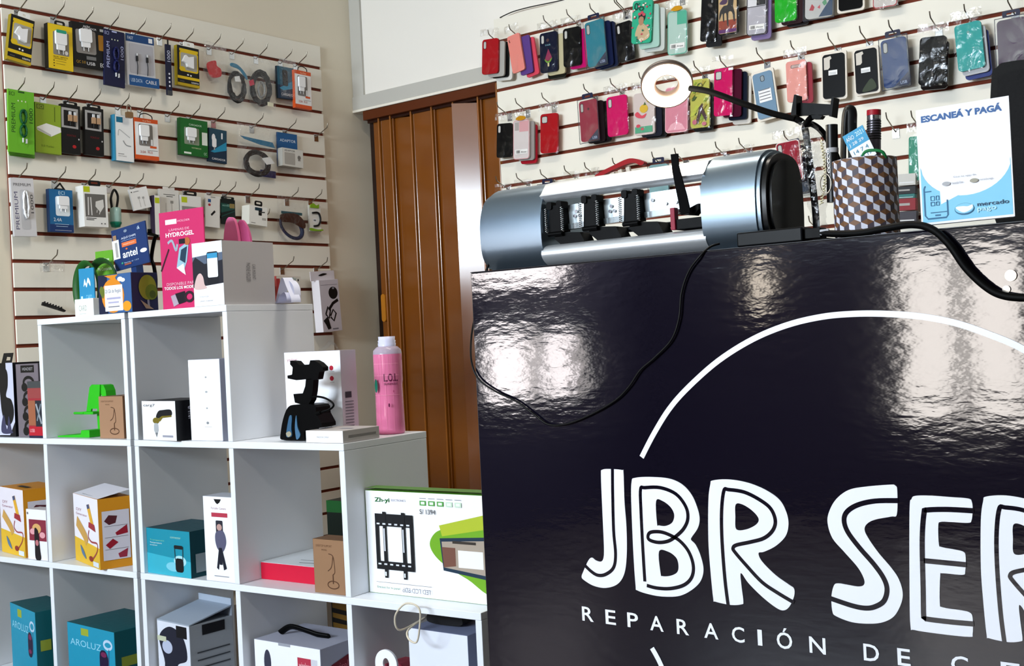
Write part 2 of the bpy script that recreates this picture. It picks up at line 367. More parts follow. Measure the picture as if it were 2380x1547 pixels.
# ------------------------------------------------------------------ stair-stepped white shelves
T = 0.018; DP = 0.335; LV = [0.118, -0.256, -0.645, -1.03]       # top faces of the boards
def MS(u, d, z): return Matrix.Translation(shp(u, d, z)) @ Matrix.Rotation(SA, 4, 'Z')
def shelf_unit(label, edges, tops, u0, u1):
    """edges: left edge of every upright; tops: level index each column reaches"""
    P = []
    n = len(tops)
    for k, e in enumerate(edges):
        lv = min(tops[max(k - 1, 0)], tops[min(k, n - 1)]) if 0 < k < n else (tops[0] if k == 0 else tops[-1])
        b = MB().box(e, e + T, 0.001, DP - 0.001, 0.0, LV[lv] - T + H, WHITE); P.append(('upright', b, 0.0012))
    for l in range(4):
        cols = [k for k in range(n) if tops[k] <= l]
        if not cols: continue
        a, c = edges[cols[0]], edges[cols[-1] + 1] + T
        full_top = [k for k in cols if tops[k] == l]
        P.append(('shelf_board', MB().box(a, c, 0, DP, LV[l] - T + H, LV[l] + H, WHITE) if len(cols) == len(full_top) or l == min(tops) else None, 0.0012, a, c, l, cols))
    out = []
    for p in P:
        if p[0] == 'upright': out.append(p); continue
        a, c, l, cols = p[3:]
        out.append(('shelf_board', MB().box(a, c, 0, DP, LV[l] - T + H, LV[l] + H, WHITE), 0.0012))
    out.append(('base_board', MB().box(edges[0], edges[-1] + T, 0.01, DP, 0.0, 0.012, WHITE), 0.001))
    # uprights are cut by the boards they meet, so each sits between two boards
    fin = []
    for q in out:
        if q[0] != 'upright': fin.append(q); continue
        xs_ = [v[0] for v in q[1].v]; e = min(xs_); ztop = max(v[2] for v in q[1].v); z0 = 0.012
        for l in (3, 2, 1, 0):
            z1 = LV[l] - T + H
            if z1 > ztop + 1e-4: break
            if z1 - z0 > 0.02: fin.append(('upright', MB().box(e, e + T, 0.001, DP - 0.001, z0 + 0.0004, z1 - 0.0004, WHITE), 0.0012))
            z0 = LV[l] + H
    root = thing('cube_shelf', label, 'shelf', Matrix.Translation((SH0.x, SH0.y, 0)) @ Matrix.Rotation(SA, 4, 'Z'), fin)
    return root
# left unit rises to the right, right unit steps down to the right
shelf_unit('white stair-step cube shelf on the left, climbing toward its taller neighbour', [-0.81, -0.412, 0.001], [1, 0], 0, 0)
shelf_unit('white stair-step cube shelf beside the counter, stepping down to the right', [0.036, 0.437, 0.844, 1.25], [0, 1, 2], 0, 0)

# ------------------------------------------------------------------ counter with its lettering
CX0 = -1.622; CT = 0.137 + H
def vinyl():
    ma = bpy.data.materials.new('black_vinyl_film'); ma.use_nodes = True; nt = ma.node_tree; b = nt.nodes['Principled BSDF']; L = nt.links
    b.inputs['Base Color'].default_value = (0.0045, 0.0035, 0.009, 1); b.inputs['Roughness'].default_value = 0.07; b.inputs['IOR'].default_value = 1.75
    tc = nt.nodes.new('ShaderNodeTexCoord'); mp = nt.nodes.new('ShaderNodeMapping'); mp.inputs['Scale'].default_value = (0.55, 1, 1.5)
    n1 = nt.nodes.new('ShaderNodeTexNoise'); n1.inputs['Scale'].default_value = 42; n1.inputs['Detail'].default_value = 3
    n2 = nt.nodes.new('ShaderNodeTexNoise'); n2.inputs['Scale'].default_value = 5; n2.inputs['Detail'].default_value = 1
    m1 = nt.nodes.new('ShaderNodeMath'); m1.operation = 'MULTIPLY'; m1.inputs[1].default_value = 3.5
    a = nt.nodes.new('ShaderNodeMath'); a.operation = 'ADD'
    bp = nt.nodes.new('ShaderNodeBump'); bp.inputs['Strength'].default_value = 0.45; bp.inputs['Distance'].default_value = 0.0007
    L.new(tc.outputs['Object'], mp.inputs[0]); L.new(mp.outputs[0], n1.inputs['Vector']); L.new(mp.outputs[0], n2.inputs['Vector'])
    L.new(n2.outputs[0], m1.inputs[0]); L.new(m1.outputs[0], a.inputs[0]); L.new(n1.outputs[0], a.inputs[1]); L.new(a.outputs[0], bp.inputs['Height']); L.new(bp.outputs[0], b.inputs['Normal'])
    return ma
VINYL = vinyl(); LET = mat('eef0f8', 0.3)
def kxz(px, py): p = pl('K', px, py); return (p.x - CX0, p.z)
body = MB().box(0, 2.55, 0, 0.4, 0, CT - 0.002, VINYL)
XK = Matrix.Translation((CX0, 1.9, 0))
def zk(pts): return [kxz(1300 + a / 2.2037, 1050 + b / 2.2037) for a, b in pts]
LETTERS = []
J = [(222,90),(270,87),(322,92),(330,105),(335,250),(345,380),(347,520),(335,620),(300,675),(240,695),(180,685),(135,660),(116,640),(125,610),(150,555),(168,540),(190,555),(215,560),(228,540),(230,480),(222,300),(215,120)]
Jl = [(274,84),(275,200),(280,400),(290,520),(280,590),(240,625),(200,630),(165,610),(128,574)]
Bo = [(372,150),(388,132),(460,127),(560,135),(630,165),(680,220),(710,290),(720,345),(710,390),(680,435),(677,450),(700,475),(725,530),(740,600),(725,660),(680,705),(620,735),(550,740),(480,732),(402,708),(392,680),(380,500),(370,250)]
Bh = [(497,250),(530,250),(570,280),(590,320),(580,360),(545,378),(510,375),(502,368)]
Bh2 = [(512,508),(560,510),(600,540),(612,580),(605,615),(570,633),(530,635),(520,620)]
Bl = [(440,662),(430,500),(420,300),(418,190),(440,182),(520,182),(600,215),(650,280),(660,340),(640,390),(600,430),(560,455),(510,462),(465,450),(456,430),(470,410),(520,408),(570,425),(620,455),(665,510),(688,580),(680,640),(640,680),(570,698),(500,695),(450,682)]
Ro = [(775,165),(787,145),(870,140),(970,158),(1060,195),(1130,245),(1165,310),(1175,370),(1160,430),(1110,480),(1050,510),(1022,517),(1040,560),(1110,630),(1180,680),(1204,700),(1203,740),(1180,790),(1150,810),(1110,795),(1040,740),(970,670),(938,624),(929,628),(935,690),(944,765),(935,779),(880,782),(800,765),(790,750),(775,600),(765,450),(765,250)]
Rh = [(905,268),(940,268),(990,300),(1022,340),(1010,370),(960,395),(908,395),(903,330)]
Rl = [(867,786),(850,650),(835,450),(833,300),(845,197),(870,192),(950,205),(1030,245),(1085,290),(1108,350),(1095,400),(1050,440),(980,460),(910,475),(892,490),(900,510),(960,580),(1040,665),(1120,720),(1204,770)]
So = [(1723,172),(1732,200),(1730,318),(1700,330),(1620,345),(1577,367),(1565,400),(1590,450),(1640,520),(1700,590),(1740,650),(1760,720),(1750,780),(1715,840),(1660,870),(1590,878),(1500,870),(1420,840),(1400,815),(1395,740),(1408,682),(1430,672),(1480,680),(1530,688),(1560,680),(1562,650),(1530,590),(1460,510),(1400,440),(1375,360),(1385,300),(1420,240),(1480,195),(1560,178),(1690,167)]
Sl = [(1738,248),(1620,250),(1530,270),(1475,305),(1460,350),(1480,410),(1540,490),(1610,570),(1660,640),(1680,700),(1665,760),(1620,790),(1570,798),(1500,785),(1390,748)]
Eo = [(1805,240),(1825,224),(1900,223),(2000,230),(2095,238),(2114,255),(2118,300),(2112,350),(2095,362),(2010,358),(1955,357),(1942,375),(1945,470),(1958,486),(2020,498),(2070,510),(2082,535),(2080,610),(2065,628),(1965,620),(1952,635),(1950,770),(1965,795),(2060,810),(2105,822),(2118,850),(2118,930),(2100,945),(1950,930),(1820,910),(1800,890),(1795,700),(1795,300)]
El = [(2124,300),(1990,293),(1885,296),(1870,308),(1860,450),(1865,700),(1868,842),(1880,853),(2000,868),(2124,879)]
El2 = [(1868,555),(2086,576)]
def sh(pts): return [(2160 + (x - 765) * 1.19, 222 + (y - 140) * 1.168) for x, y in pts]
def V2(l): return [(p[0], p[1]) for p in l]
for nm, out, holes, lines in (('J', J, [], [Jl]), ('B', Bo, [Bh, Bh2], [Bl]), ('R', Ro, [Rh], [Rl]), ('S', So, [], [Sl]), ('E', Eo, [], [El, El2]), ('R', sh(Ro), [sh(Rh)], [sh(Rl)])):
    m = MB(); sm = lambda q, c=True, n=5: V2(smooth(zk(q), c, n))
    m.prism(sm(out), -0.0012, -0.0002, LET, holes=[sm(h_) for h_ in holes])
    for ln in lines: m.line(sm(ln, False), 0.0068 if nm in 'JBR' else 0.0085, VINYL, -0.0016)
    LETTERS.append(('lettering', m))
# big ring around the name, a thin white stripe broken where the name runs
arc = [(1492,1062),(1520,1008),(1556,950),(1600,900),(1670,838),(1750,788),(1830,755),(1910,736),(1985,729),(2060,729),(2140,735),(2220,750),(2300,777),(2380,812),(2480,880),(2560,960),(2620,1060)]
m = MB(); m.line(V2(smooth([kxz(*p) for p in arc], False, 6)), 0.0105, LET, -0.0012)
m.line(V2(smooth([kxz(*p) for p in [(1516,1505),(1530,1530),(1560,1590),(1620,1680),(1720,1760),(1850,1810)]], False, 6)), 0.0105, LET, -0.0012); LETTERS.append(('ring_line', m))
zb = kxz(1355, 1441)[1]; zc_ = 0.0285
chs = [('R',120,178),('E',240,292),('P',352,407),('A',468,536),('R',605,667),('A',745,817),('C',888,952),('I',1020,1043),('Ó',1118,1197),('N',1285,1368),('D',1563,1642),('E',1737,1803),('C',2012,2100)]
x = None
for ch, a, c in chs:
    py = 1050 + (862 + (a - 120) * 0.163) / 2.2037
    xa, xc = kxz(1300 + a / 2.2037, py)[0], kxz(1300 + c / 2.2037, py)[0]
    m = MB(); m.text(ch, xa, zb, xc, zb + zc_ * (1.3 if ch == 'Ó' else 1), LET, -0.0012, bold=0.012); LETTERS.append(('lettering', m))
for i, ch in enumerate('ELULARES'): m = MB(); m.text(ch, xc + 0.05 + i * 0.058, zb, xc + 0.079 + i * 0.058, zb + zc_, LET, -0.0012, bold=0.012); LETTERS.append(('lettering', m))
scr = []
for px, py in ((2350, 640), (2340, 672)):
    x_, z_ = kxz(px, py); r_ = 0.009 if py < 650 else 0.006
    scr.append(('screw_cap', MB().prism(ell(x_, z_, r_, r_), -0.003, 0.001, mat('8d857d', 0.2, 1.0)), 0.001))
scr.append(('counter_top', MB().box(-0.001, 2.551, 0.0, 0.401, CT - 0.0019, CT - 0.0002, mat('1a1822', 0.3)), 0.0005))
thing('shop_counter', 'glossy black shop counter with big white lettering on its front', 'counter', XK, [('counter_body', body, 0.002)] + LETTERS + scr)
# ------------------------------------------------------------------ goods on the left panel
def vis(W, Ht, Tk, colr, side=None, X=None):
    b = MB(); s = side or colr
    b.box(-W / 2, W / 2, 0, Tk, -Ht / 2, Ht / 2, s); b.prism([(-W / 2 + .0006, -Ht / 2 + .0006), (W / 2 - .0006, -Ht / 2 + .0006), (W / 2 - .0006, Ht / 2 - .0006), (-W / 2 + .0006, Ht / 2 - .0006)], -0.0002, None, colr); return b
def plug(W, Ht, cx, cz, w, h, colr='f1f1f2', y=-0.002, pins=True, head=None):
    """wall charger: body, narrower neck, two pins; sizes as fractions of the pack"""
    b = MB(); X = Matrix.Translation(((cx - .5) * W, y, (cz - .5) * Ht)); w *= W; h *= Ht
    b.prism(rrect(-w / 2, -h * .1, w / 2, h * .5, w * .14), -0.010, 0.0, colr, X)
    b.prism(rrect(-w * .36, -h * .33, w * .36, -h * .08, w * .08), -0.007, 0.0, colr, X)
    if head: b.prism(rrect(-w * .46, h * .38, w * .46, h * .52, w * .1), -0.0105, 0.0, head, X)
    if pins:
        for sx in (-1, 1): b.tube([(sx * w * .2, -0.004, -h * .3), (sx * w * .2, -0.004, -h * .5)], w * .05, CHROME, 6, X)
    return b
def euro(W, z0, colr='0b0b0d', w=.3, h=.09, Ht=.1):
    """hanging tab with a slotted hole above the pack"""
    t = MB(); w = w * W; h = h * Ht
    o = rrect(-w / 2, z0, w / 2, z0 + h, h * .35); ho = rrect(-w * .3, z0 + h * .4, w * .3, z0 + h * .75, h * .15)
    t.prism(o, 0.001, 0.003, colr, holes=[ho]); return t
def coil(cx, cz, rx, rz, n, colr, r, seed, spread=.18, y=-.006):
    rnd = random.Random(seed); b = MB()
    for i in range(n):
        a = rnd.uniform(-spread, spread); s = 1 + rnd.uniform(-spread, spread); ph = rnd.uniform(0, 6)
        pts = [(cx + rx * s * math.cos(t) + a * rx * .4 * math.cos(t * 2 + ph), y + rnd.uniform(-.004, .004), cz + rz * s * math.sin(t) + a * rz * .3) for t in [2 * math.pi * j / 26 for j in range(26)]]
        b.tube(pts, r, colr, 7, closed=True)
    return b
def sheet(W, Ht, top, m=None, y=-0.004, seed=1, amp=.003):
    """wrinkled clear bag with a flat header reaching up to the hook"""
    rnd = random.Random(seed); b = MB(); nx, nz = 9, 14; vs = []; fs = []
    for j in range(nz + 1):
        for i in range(nx + 1):
            fx, fz = i / nx - .5, j / nz
            vs.append((fx * W * (1 + rnd.uniform(-.02, .02)), y - rnd.uniform(0, amp) * (1 if 0 < i < nx else .2), -Ht / 2 + fz * (Ht + top)))
    for j in range(nz):
        for i in range(nx): a = j * (nx + 1) + i; fs.append((a, a + 1, a + nx + 2, a + nx + 1))
    m = m or FILM; k_ = nz * Ht / (Ht + top) if top else nz; lo = [f for i, f in enumerate(fs) if i // nx < k_ + .3]; hi = [f for i, f in enumerate(fs) if i // nx >= k_ + .3]
    b.add(vs, lo, m, None, True)
    return b.add(vs, hi, HEAD, None, True) if hi else b
def hlab(l):
    w = ('hook holding the ' + l).split()
    return ' '.join(w[:16])
def hookat(kind, row, X4, W, Ht, label, zsurf=0, da=0.0, L=.075, rise=.032):
    p = X4 @ Vector((0, 0, Ht / 2)); a = (p.y if kind == 'L' else p.x) + da
    z = (LZ if kind == 'L' else RZ)[row]; hook(kind, a, z, label, L, rise)
GL = 'chargers and cables hanging on the left panel'
def L_item(name, label, cat, tl, tr, bl, d, Tk, row, fn, hk=True, da=0.0):
    X, W, Ht = frame('L', tl, tr, bl, d + Tk)
    parts = fn(W, Ht, Tk); thing(name, label, cat, X, parts, GL)
    if hk: hookat('L', row, X, W, Ht, hlab(label), da=da)
    return X, W, Ht
Y_, K_, WH = 'e0bd12', '0d0d10', 'eeeef0'
def f_blister(W, Ht, Tk):
    b = vis(W, Ht, Tk, K_, 'a8900f'); b.marks(W, Ht, [('r', .1, .86, .95, .93, Y_), ('rr', .1, .36, .95, .86, .08, Y_), ('rr', .15, .4, .9, .83, .08, 'b8b4a8'), ('r', 0, .17, 1, .24, Y_), ('r', 0, 0, 1, .07, 'c8a80e'), ('c', .22, .42, .14, .06, Y_), ('c', .47, .29, .04, .02, WH), ('c', .6, .28, .04, .02, WH), ('t', 'usams', .62, .09, .95, .13, WH), ('r', .1, .1, .3, .115, '777777')])
    p = MB().prism([(-.16 * W + a * W, b_ * Ht) for a, b_ in ((-.16, .1), (-.02, .27), (.1, .22), (.34, .26), (.34, -.05), (.06, -.02), (.02, .06))], -.012, 0, WH)
    return [('pack', b, .0006), ('charger_plug', p, .002), ('hang_tab', MB().prism(rrect(-.2 * W, Ht / 2 - .002, .3 * W, Ht / 2 + .02, .006), .002, .004, 'f4f4f0', holes=[rrect(-.02 * W, Ht / 2 + .006, .14 * W, Ht / 2 + .013, .003)]))]
def f_yellow(W, Ht, Tk):
    b = vis(W, Ht, Tk, 'e6c318', '1a160c'); b.marks(W, Ht, [('rr', .2, .32, .84, .84, .05, '9c958a'), ('t', 'MICRO  REMOTA', .2, .26, .78, .295, '3c3208'), ('t', 'CARGADOR 2.4A', .2, .225, .72, .25, '3c3208'), ('c', .22, .19, .025, .014, '3c3208'), ('c', .22, .13, .025, .014, '3c3208'), ('c', .22, .07, .025, .014, '3c3208'), ('r', .3, .18, .7, .19, 'a8902a'), ('r', .3, .12, .66, .13, 'a8902a'), ('c', .72, .39, .07, .045, WH)])
    return [('carton', b, .0006), ('charger_plug', plug(W, Ht, .48, .6, .44, .52, head='2fae8c')), ('hang_tab', euro(W, Ht / 2 - .008, w=.42, h=.14, Ht=Ht))]
def f_black(W, Ht, Tk):
    b = vis(W, Ht, Tk, '101013'); b.marks(W, Ht, [('rr', .1, .3, .72, .84, .06, 'a09a95'), ('t', 'CARGADOR', .33, .865, .76, .91, WH), ('t', 'turbo', .35, .915, .56, .955, WH), ('rr', .8, .42, .99, .78, .03, 'b57c1a'), ('r', .4, .17, .7, .25, '8a8a8a'), ('t', 'QC 3.0', .08, .06, .36, .13, 'c79a2a'), ('t', 'USB', .4, .05, .66, .12, WH), ('t', 'ECI', .82, .04, .98, .13, WH), ('r', .86, .86, .98, .92, 'bbbbbb')])
    return [('carton', b, .0006), ('charger_plug', plug(W, Ht, .38, .6, .36, .5))]
def premium(base, ink, cable, nstack=0):
    def f(W, Ht, Tk):
        b = vis(W, Ht, Tk, base); b.marks(W, Ht, [('t', 'PREMIUM', .12, .32, .27, .78, ink, 90), ('t', '1000', .8, .5, .94, .74, ink, 90), ('t', 'ECI', .04, .9, .24, .96, ink), ('r', .38, .96, .62, .985, ink), ('rr', .35, .1, .74, .82, .1, base), ('c', .38, .83, .025, .013, 'dfe8c8'), ('c', .52, .83, .025, .013, 'dfe8c8'), ('c', .66, .83, .025, .013, 'dfe8c8')])
        c = coil(0.05 * W, .08 * Ht, .11 * W, .1 * Ht, 4, cable, .0028, 3); c2 = coil(0.05 * W, -.14 * Ht, .12 * W, .1 * Ht, 4, cable, .0028, 4)
        c.add(c2.v, c2.f, cable, None, True); c.box(.0, .03 * W, -.01, -.004, -.33 * Ht, -.26 * Ht, 'd8d8da').box(.12 * W, .17 * W, -.01, -.004, -.34 * Ht, -.27 * Ht, 'd8d8da')
        return [('blister', b, .0015), ('usb_cable', c)]
    return f
def f_datacable(W, Ht, Tk):
    b = vis(W, Ht, Tk, 'cfd0d6', 'e6e6ea'); b.marks(W, Ht, [('r', 0, .85, 1, 1, '1d4f8e'), ('r', .06, 0, 1.12, .2, '1f5da0'), ('t', 'USB DATA', .12, .07, .52, .14, 'c8dcf0'), ('t', 'CABLE', .64, .07, 1.03, .14, WH), ('t', 'FAST', .06, .89, .26, .95, 'dfe8f5'), ('r', .8, .88, .94, .97, WH), ('rr', .1, .24, .94, .82, .05, 'bdbcc4')])
    c = MB()
    for q, zz in ((-.16, .12), (.2, .12)):
        c.tube(smooth([(q * W, -.004, -.28 * Ht), (q * W + .002, -.005, -.12 * Ht), (q * W - .001, -.005, .02 * Ht)], False), .0016, '2a2a2e'); c.prism(rrect(q * W - .004, -.02 * Ht, q * W + .004, .08 * Ht, .001), -.008, -.003, '2a2a2e'); c.prism(rrect(q * W - .0028, .08 * Ht, q * W + .0028, .13 * Ht, .0004), -.007, -.004, CHROME)
    return [('blister', b, .001), ('usb_cable', c, .0004)]
def f_thin(W, Ht, Tk):
    b = vis(W, Ht, Tk, '141a44', '10143a'); b.marks(W, Ht, [('t', '1000', .2, .66, .8, .88, 'cfd4ea', 90)] + [('c', .5, z, .16, .02, 'e6e8f4') for z in (.42, .34, .26, .18)] + [('r', 0, 0, 1, .09, '55585e')])
    return [('carton', b, .0005), ('hang_tab', MB().box(-.003, .003, .002, .004, Ht / 2, Ht / 2 + .02, K_))]
def bagged(*inner, film=None, top=.03, card=None):
    def f(W, Ht, Tk):
        ps = [q(W, Ht, Tk) for q in inner]; ps = [p for q in ps for p in (q if isinstance(q, list) else [q])]
        ps.append(('plastic_bag', sheet(W, Ht, top, film or CRINK, y=-.016, seed=int(W * 1e5), amp=.008))); return ps
    return f
def orange(W, Ht, Tk):
    b = vis(W, Ht, Tk, 'e9e7e6', 'd9541e'); b.marks(W, Ht, [('r', 0, .9, 1, 1, 'd9541e'), ('r', 0, 0, 1, .1, 'd9541e'), ('rr', .16, .33, .76, .86, .06, '98928e'), ('t', 'turbo', .34, .92, .7, .97, 'f4c8a8'), ('t', '3.0A', .2, .15, .44, .21, 'b8402a'), ('t', 'M-31', .52, .15, .72, .21, 'b8402a'), ('r', .5, .225, .95, .235, '999999'), ('r', .62, .29, .9, .34, 'd9541e'), ('rr', .66, .35, .74, .5, .02, WH)])
    return [('carton', b, .0006), ('charger_plug', plug(W, Ht, .36, .6, .38, .46)), ('hang_tab', loop_tab(W, Ht))]
def loop_tab(W, Ht, colr='0b0b0d'):
    t = MB(); w = .28 * W; t.tube(smooth([(-w, .002, Ht / 2 - .001), (-w * .8, .002, Ht / 2 + .014), (-w * .2, .002, Ht / 2 + .02), (w * .3, .002, Ht / 2 + .019), (w * .9, .002, Ht / 2 + .012), (w, .002, Ht / 2 - .001)], False), .002, colr); return t
def f_lime(W, Ht, Tk):
    b = vis(W, Ht, Tk, '9ab82c'); b.marks(W, Ht, [('r', .05, .87, .34, .97, '6f8a1c'), ('t', 'ECI', .1, .89, .3, .95, 'b8cc50'), ('p', [(.05, .5), (.42, .6), (.98, .55), (1.0, .46), (.6, .34), (.08, .44)], 'f1f1ee'), ('p', [(.05, .5), (.6, .38), (.6, .34), (.05, .46)], 'c9c9c4'), ('l', [(.75, .65), (.75, .95)], .03, '6f8a1c'), ('t', '5.0 Turbo', .22, .12, .7, .16, '6f8a1c')])
    return [('carton', b, .0006), ('hang_tab', MB().prism(rrect(-.3 * W, Ht / 2, .4 * W, Ht / 2 + .012, .004), .001, .003, CLEAR))]
def f_usbblk(W, Ht, Tk):
    b = vis(W, Ht, Tk, '0c0a0c'); b.marks(W, Ht, [('r', .0, .52, .88, .93, 'b9b7b6'), ('r', .12, .56, .76, .88, '1c1618'), ('c', .66, .15, .1, .035, 'c01f24'), ('t', 'FONTAX', .28, .35, .75, .39, '8e1c22'), ('c', .9, .31, .035, .018, 'd8d8d8')])
    c = MB()
    for q in (-.16, .1): c.prism(rrect(q * W, .16 * Ht, q * W + .2 * W, .29 * Ht, .001), -.006, 0, 'c59d78').prism(rrect(q * W + .04 * W, .29 * Ht, q * W + .16 * W, .36 * Ht, .0005), -.005, 0, 'd9d9dc').tube([(q * W + .1 * W, -.003, .07 * Ht), (q * W + .1 * W, -.003, .16 * Ht)], .002, '333333')
    return [('carton', b, .0006), ('usb_cable', c, .0003), ('hang_tab', euro(W * .9, Ht / 2 - .004, h=.09, w=.8, Ht=Ht))]
def f_whitecable(W, Ht, Tk):
    b = vis(W, Ht, Tk, 'f0f0f0', '2f8fb8'); b.marks(W, Ht, [('r', 0, 0, .07, 1, '4aa3c6'), ('r', .12, .84, .45, .96, '1f7fa6'), ('ls', [(.2, .55), (.25, .68), (.5, .62), (.8, .53)], .035, 'bfc2c4'), ('ls', [(.45, .45), (.6, .36), (.85, .34)], .05, 'a9acae'), ('r', .18, .15, .48, .16, '555555'), ('t', 'LIGHTNING', .18, .1, .6, .12, '888888')])
    return [('carton', b, .0006)]
def f_green(W, Ht, Tk):
    b = vis(W, Ht, Tk, '1b7a2c', '125c20'); b.marks(W, Ht, [('rr', .14, .3, .68, .76, .03, '9aa58e'), ('t', 'CARGADOR', .32, .82, .78, .87, 'cfe8d0'), ('r', .78, .33, .98, .68, 'e0e8dd'), ('r', .12, .04, .38, .09, 'e8efe4'), ('t', 'QC', .84, .05, .95, .13, 'bfe0bf'), ('t', 'NOTEBOOK', .4, .2, .75, .235, 'd9e8b0')])
    return [('carton', b, .0006), ('charger_plug', plug(W, Ht, .36, .54, .34, .42))]
def f_bluecar(W, Ht, Tk):
    b = vis(W, Ht, Tk, '27566f', '1a3040'); b.marks(W, Ht, [('r', 0, 0, 1, .45, '173a58'), ('p', [(.1, .3), (.98, .66), (.98, .4), (.3, .28)], '2597c0'), ('t', 'CARGADOR', .18, .07, .92, .13, WH), ('c', .26, .72, .1, .12, WH), ('rr', .18, .44, .42, .72, .08, WH), ('rr', .68, .72, .76, .9, .02, WH), ('r', .28, .36, .34, .45, 'bbbbbb')])
    return [('carton', b, .0006)]
def f_bluecar2(W, Ht, Tk):
    b = vis(W, Ht, Tk, '2a6a86', '1a3040'); b.marks(W, Ht, [('r', 0, 0, 1, .42, '153a5e'), ('p', [(.1, .32), (.98, .62), (.98, .36), (.3, .26)], '2597c0'), ('t', 'CARGADOR', .2, .1, .96, .18, WH), ('rr', .3, .4, .62, .9, .08, '0c0e12'), ('c', .46, .78, .05, .03, '55606a')])
    return [('carton', b, .0006)]
def f_adaptor(W, Ht, Tk):
    b = vis(W, Ht, Tk, '2a67a4', '1e4c80'); b.marks(W, Ht, [('t', 'ADAPTOR', .14, .74, .92, .82, 'dfeaf6')])
    return [('backing_card', b, .0006)]
# row 1
L_item('charger_pack', 'black and yellow blister charger pack hanging first from the left on the top row', 'charger', (26, 31), (81, 49), (16, 136), .02, .02, 0, f_blister)
L_item('charger_pack', 'yellow boxed wall charger with a teal-topped white plug hanging on the top row', 'charger', (110, 52), (168, 64), (113, 157), .02, .024, 0, f_yellow)
L_item('charger_pack', 'black boxed wall charger with an amber label hanging beside the yellow box', 'charger', (166, 48), (241, 66), (172, 151), .02, .02, 0, f_black)
L_item('cable_pack', 'dark navy long cable pack lettered PREMIUM hanging on the top row', 'cable', (241, 65), (289, 75), (243, 196), .035, .01, 0, premium('151a4e', 'b9c0ea', '1c2266'))
L_item('cable_pack', 'clear fronted cable pack with blue header and two black plugs on the top row', 'cable', (291, 76), (357, 90), (297, 196), .022, .016, 0, f_datacable)
L_item('cable_pack', 'narrow navy pack seen nearly edge-on hanging on the top row', 'cable', (385, 102), (397, 104), (389, 220), .05, .008, 0, f_thin)
L_item('charger_pack', 'black and yellow blister charger pack hanging between the narrow navy pack and the red pouch', 'charger', (411, 103), (462, 112), (413, 196), .02, .02, 0, f_blister)
def redcase(W, Ht, Tk): return ('earbud_case', MB().prism(V2(smooth([(-.2 * W, .12 * Ht), (.05 * W, .2 * Ht), (.12 * W, .05 * Ht), (.3 * W, -.02 * Ht), (.32 * W, -.22 * Ht), (.1 * W, -.32 * Ht), (-.1 * W, -.28 * Ht), (-.25 * W, -.02 * Ht)])), -.014, 0, 'c8141f'), .004)
L_item('bagged_case', 'red silicone earbud case in a crinkled clear bag hanging on the top row', 'earbud case', (468, 112), (520, 122), (466, 186), .02, .005, 0, bagged(redcase))
def blkcoil(W, Ht, Tk): return [('cable_coil', coil(0, -.12 * Ht, .36 * W, .32 * Ht, 5, '17171a', .0042, 5)), ('blue_header', MB().prism(V2(smooth([(-.3 * W, .42 * Ht), (.05 * W, .4 * Ht), (.42 * W, .22 * Ht), (.45 * W, .1 * Ht), (.1 * W, .3 * Ht), (-.3 * W, .34 * Ht)])), -.012, -.008, '1f86ac')), ('price_tag', MB().prism([(-.12 * W, -.02 * Ht), (.12 * W, .0), (.06 * W, .14 * Ht), (-.16 * W, .1 * Ht)], -.016, -.014, 'ececea'))]
L_item('bagged_cable', 'loosely coiled black cable with turquoise header in a clear bag hanging on the top row', 'cable', (524, 137), (572, 146), (524, 232), .02, .005, 0, bagged(blkcoil))
def thick(W, Ht, Tk): return [('cable_coil', coil(0, -.02 * Ht, .33 * W, .36 * Ht, 12, '121215', .005, 9, .2)), ('inner_spring', coil(.02 * W, -.05 * Ht, .14 * W, .2 * Ht, 5, 'a8a8a6', .003, 4, .3)), ('pink_tag', MB().prism([(-.5 * W, .08 * Ht), (-.34 * W, .14 * Ht), (-.3 * W, .02 * Ht), (-.46 * W, -.04 * Ht)], -.016, -.014, 'd0304f')), ('price_tag', MB().prism([(.2 * W, -.42 * Ht), (.42 * W, -.42 * Ht), (.42 * W, -.33 * Ht), (.2 * W, -.32 * Ht)], -.016, -.014, 'e9e6c8'))]
L_item('bagged_cable', 'thick bundle of black cable in a clear bag hanging on the top row', 'cable', (573, 148), (634, 158), (574, 246), .02, .005, 0, bagged(thick))
L_item('charger_pack', 'dark blue pack with black car charger beside the cable bundle on the top row', 'car charger', (643, 152), (682, 158), (647, 227), .02, .012, 0, bagged(f_bluecar2))
L_item('charger_pack', 'orange and white boxed charger hanging last on the right of the top row', 'charger', (684, 161), (722, 167), (687, 249), .03, .018, 0, orange)
# row 2
gX = [('bright green long cable pack lettered PREMIUM at the far left of the second row', 0)]
L_item('cable_pack', gX[0][0], 'cable', (18, 205), (79, 212), (20, 352), .045, .008, 1, premium('72c02a', '24601a', '0e6a3a'))
for i in range(3):
    L_item('cable_pack', ['green cable pack edge directly behind the front green pack on the left hook', 'green cable pack edge, middle of those behind the front green pack', 'rearmost green cable pack edge behind the front green pack'][i], 'cable', (18 + i, 207 + i), (78, 212), (21 + i, 356 + 2.5 * i), .034 - .011 * i, .006, 1, lambda W, Ht, Tk: [('blister', vis(W, Ht, Tk, '63ad26'), .0015)], hk=False)
L_item('charger_box', 'lime green box showing a white flat power brick hanging on the second row', 'power bank', (81, 236), (141, 244), (83, 352), .015, .018, 1, f_lime)
L_item('cable_pack', 'black cable box with silver window hanging beside the lime green box', 'cable', (142, 240), (186, 246), (144, 354), .015, .018, 1, f_usbblk)
L_item('cable_pack', 'black cable box with silver window hanging beside the white and blue cable box', 'cable', (197, 247), (240, 253), (199, 358), .015, .018, 1, f_usbblk)
L_item('cable_pack', 'slim white cable box with a blue side hanging on the second row', 'cable', (264, 265), (309, 269), (267, 372), .015, .022, 1, f_whitecable)
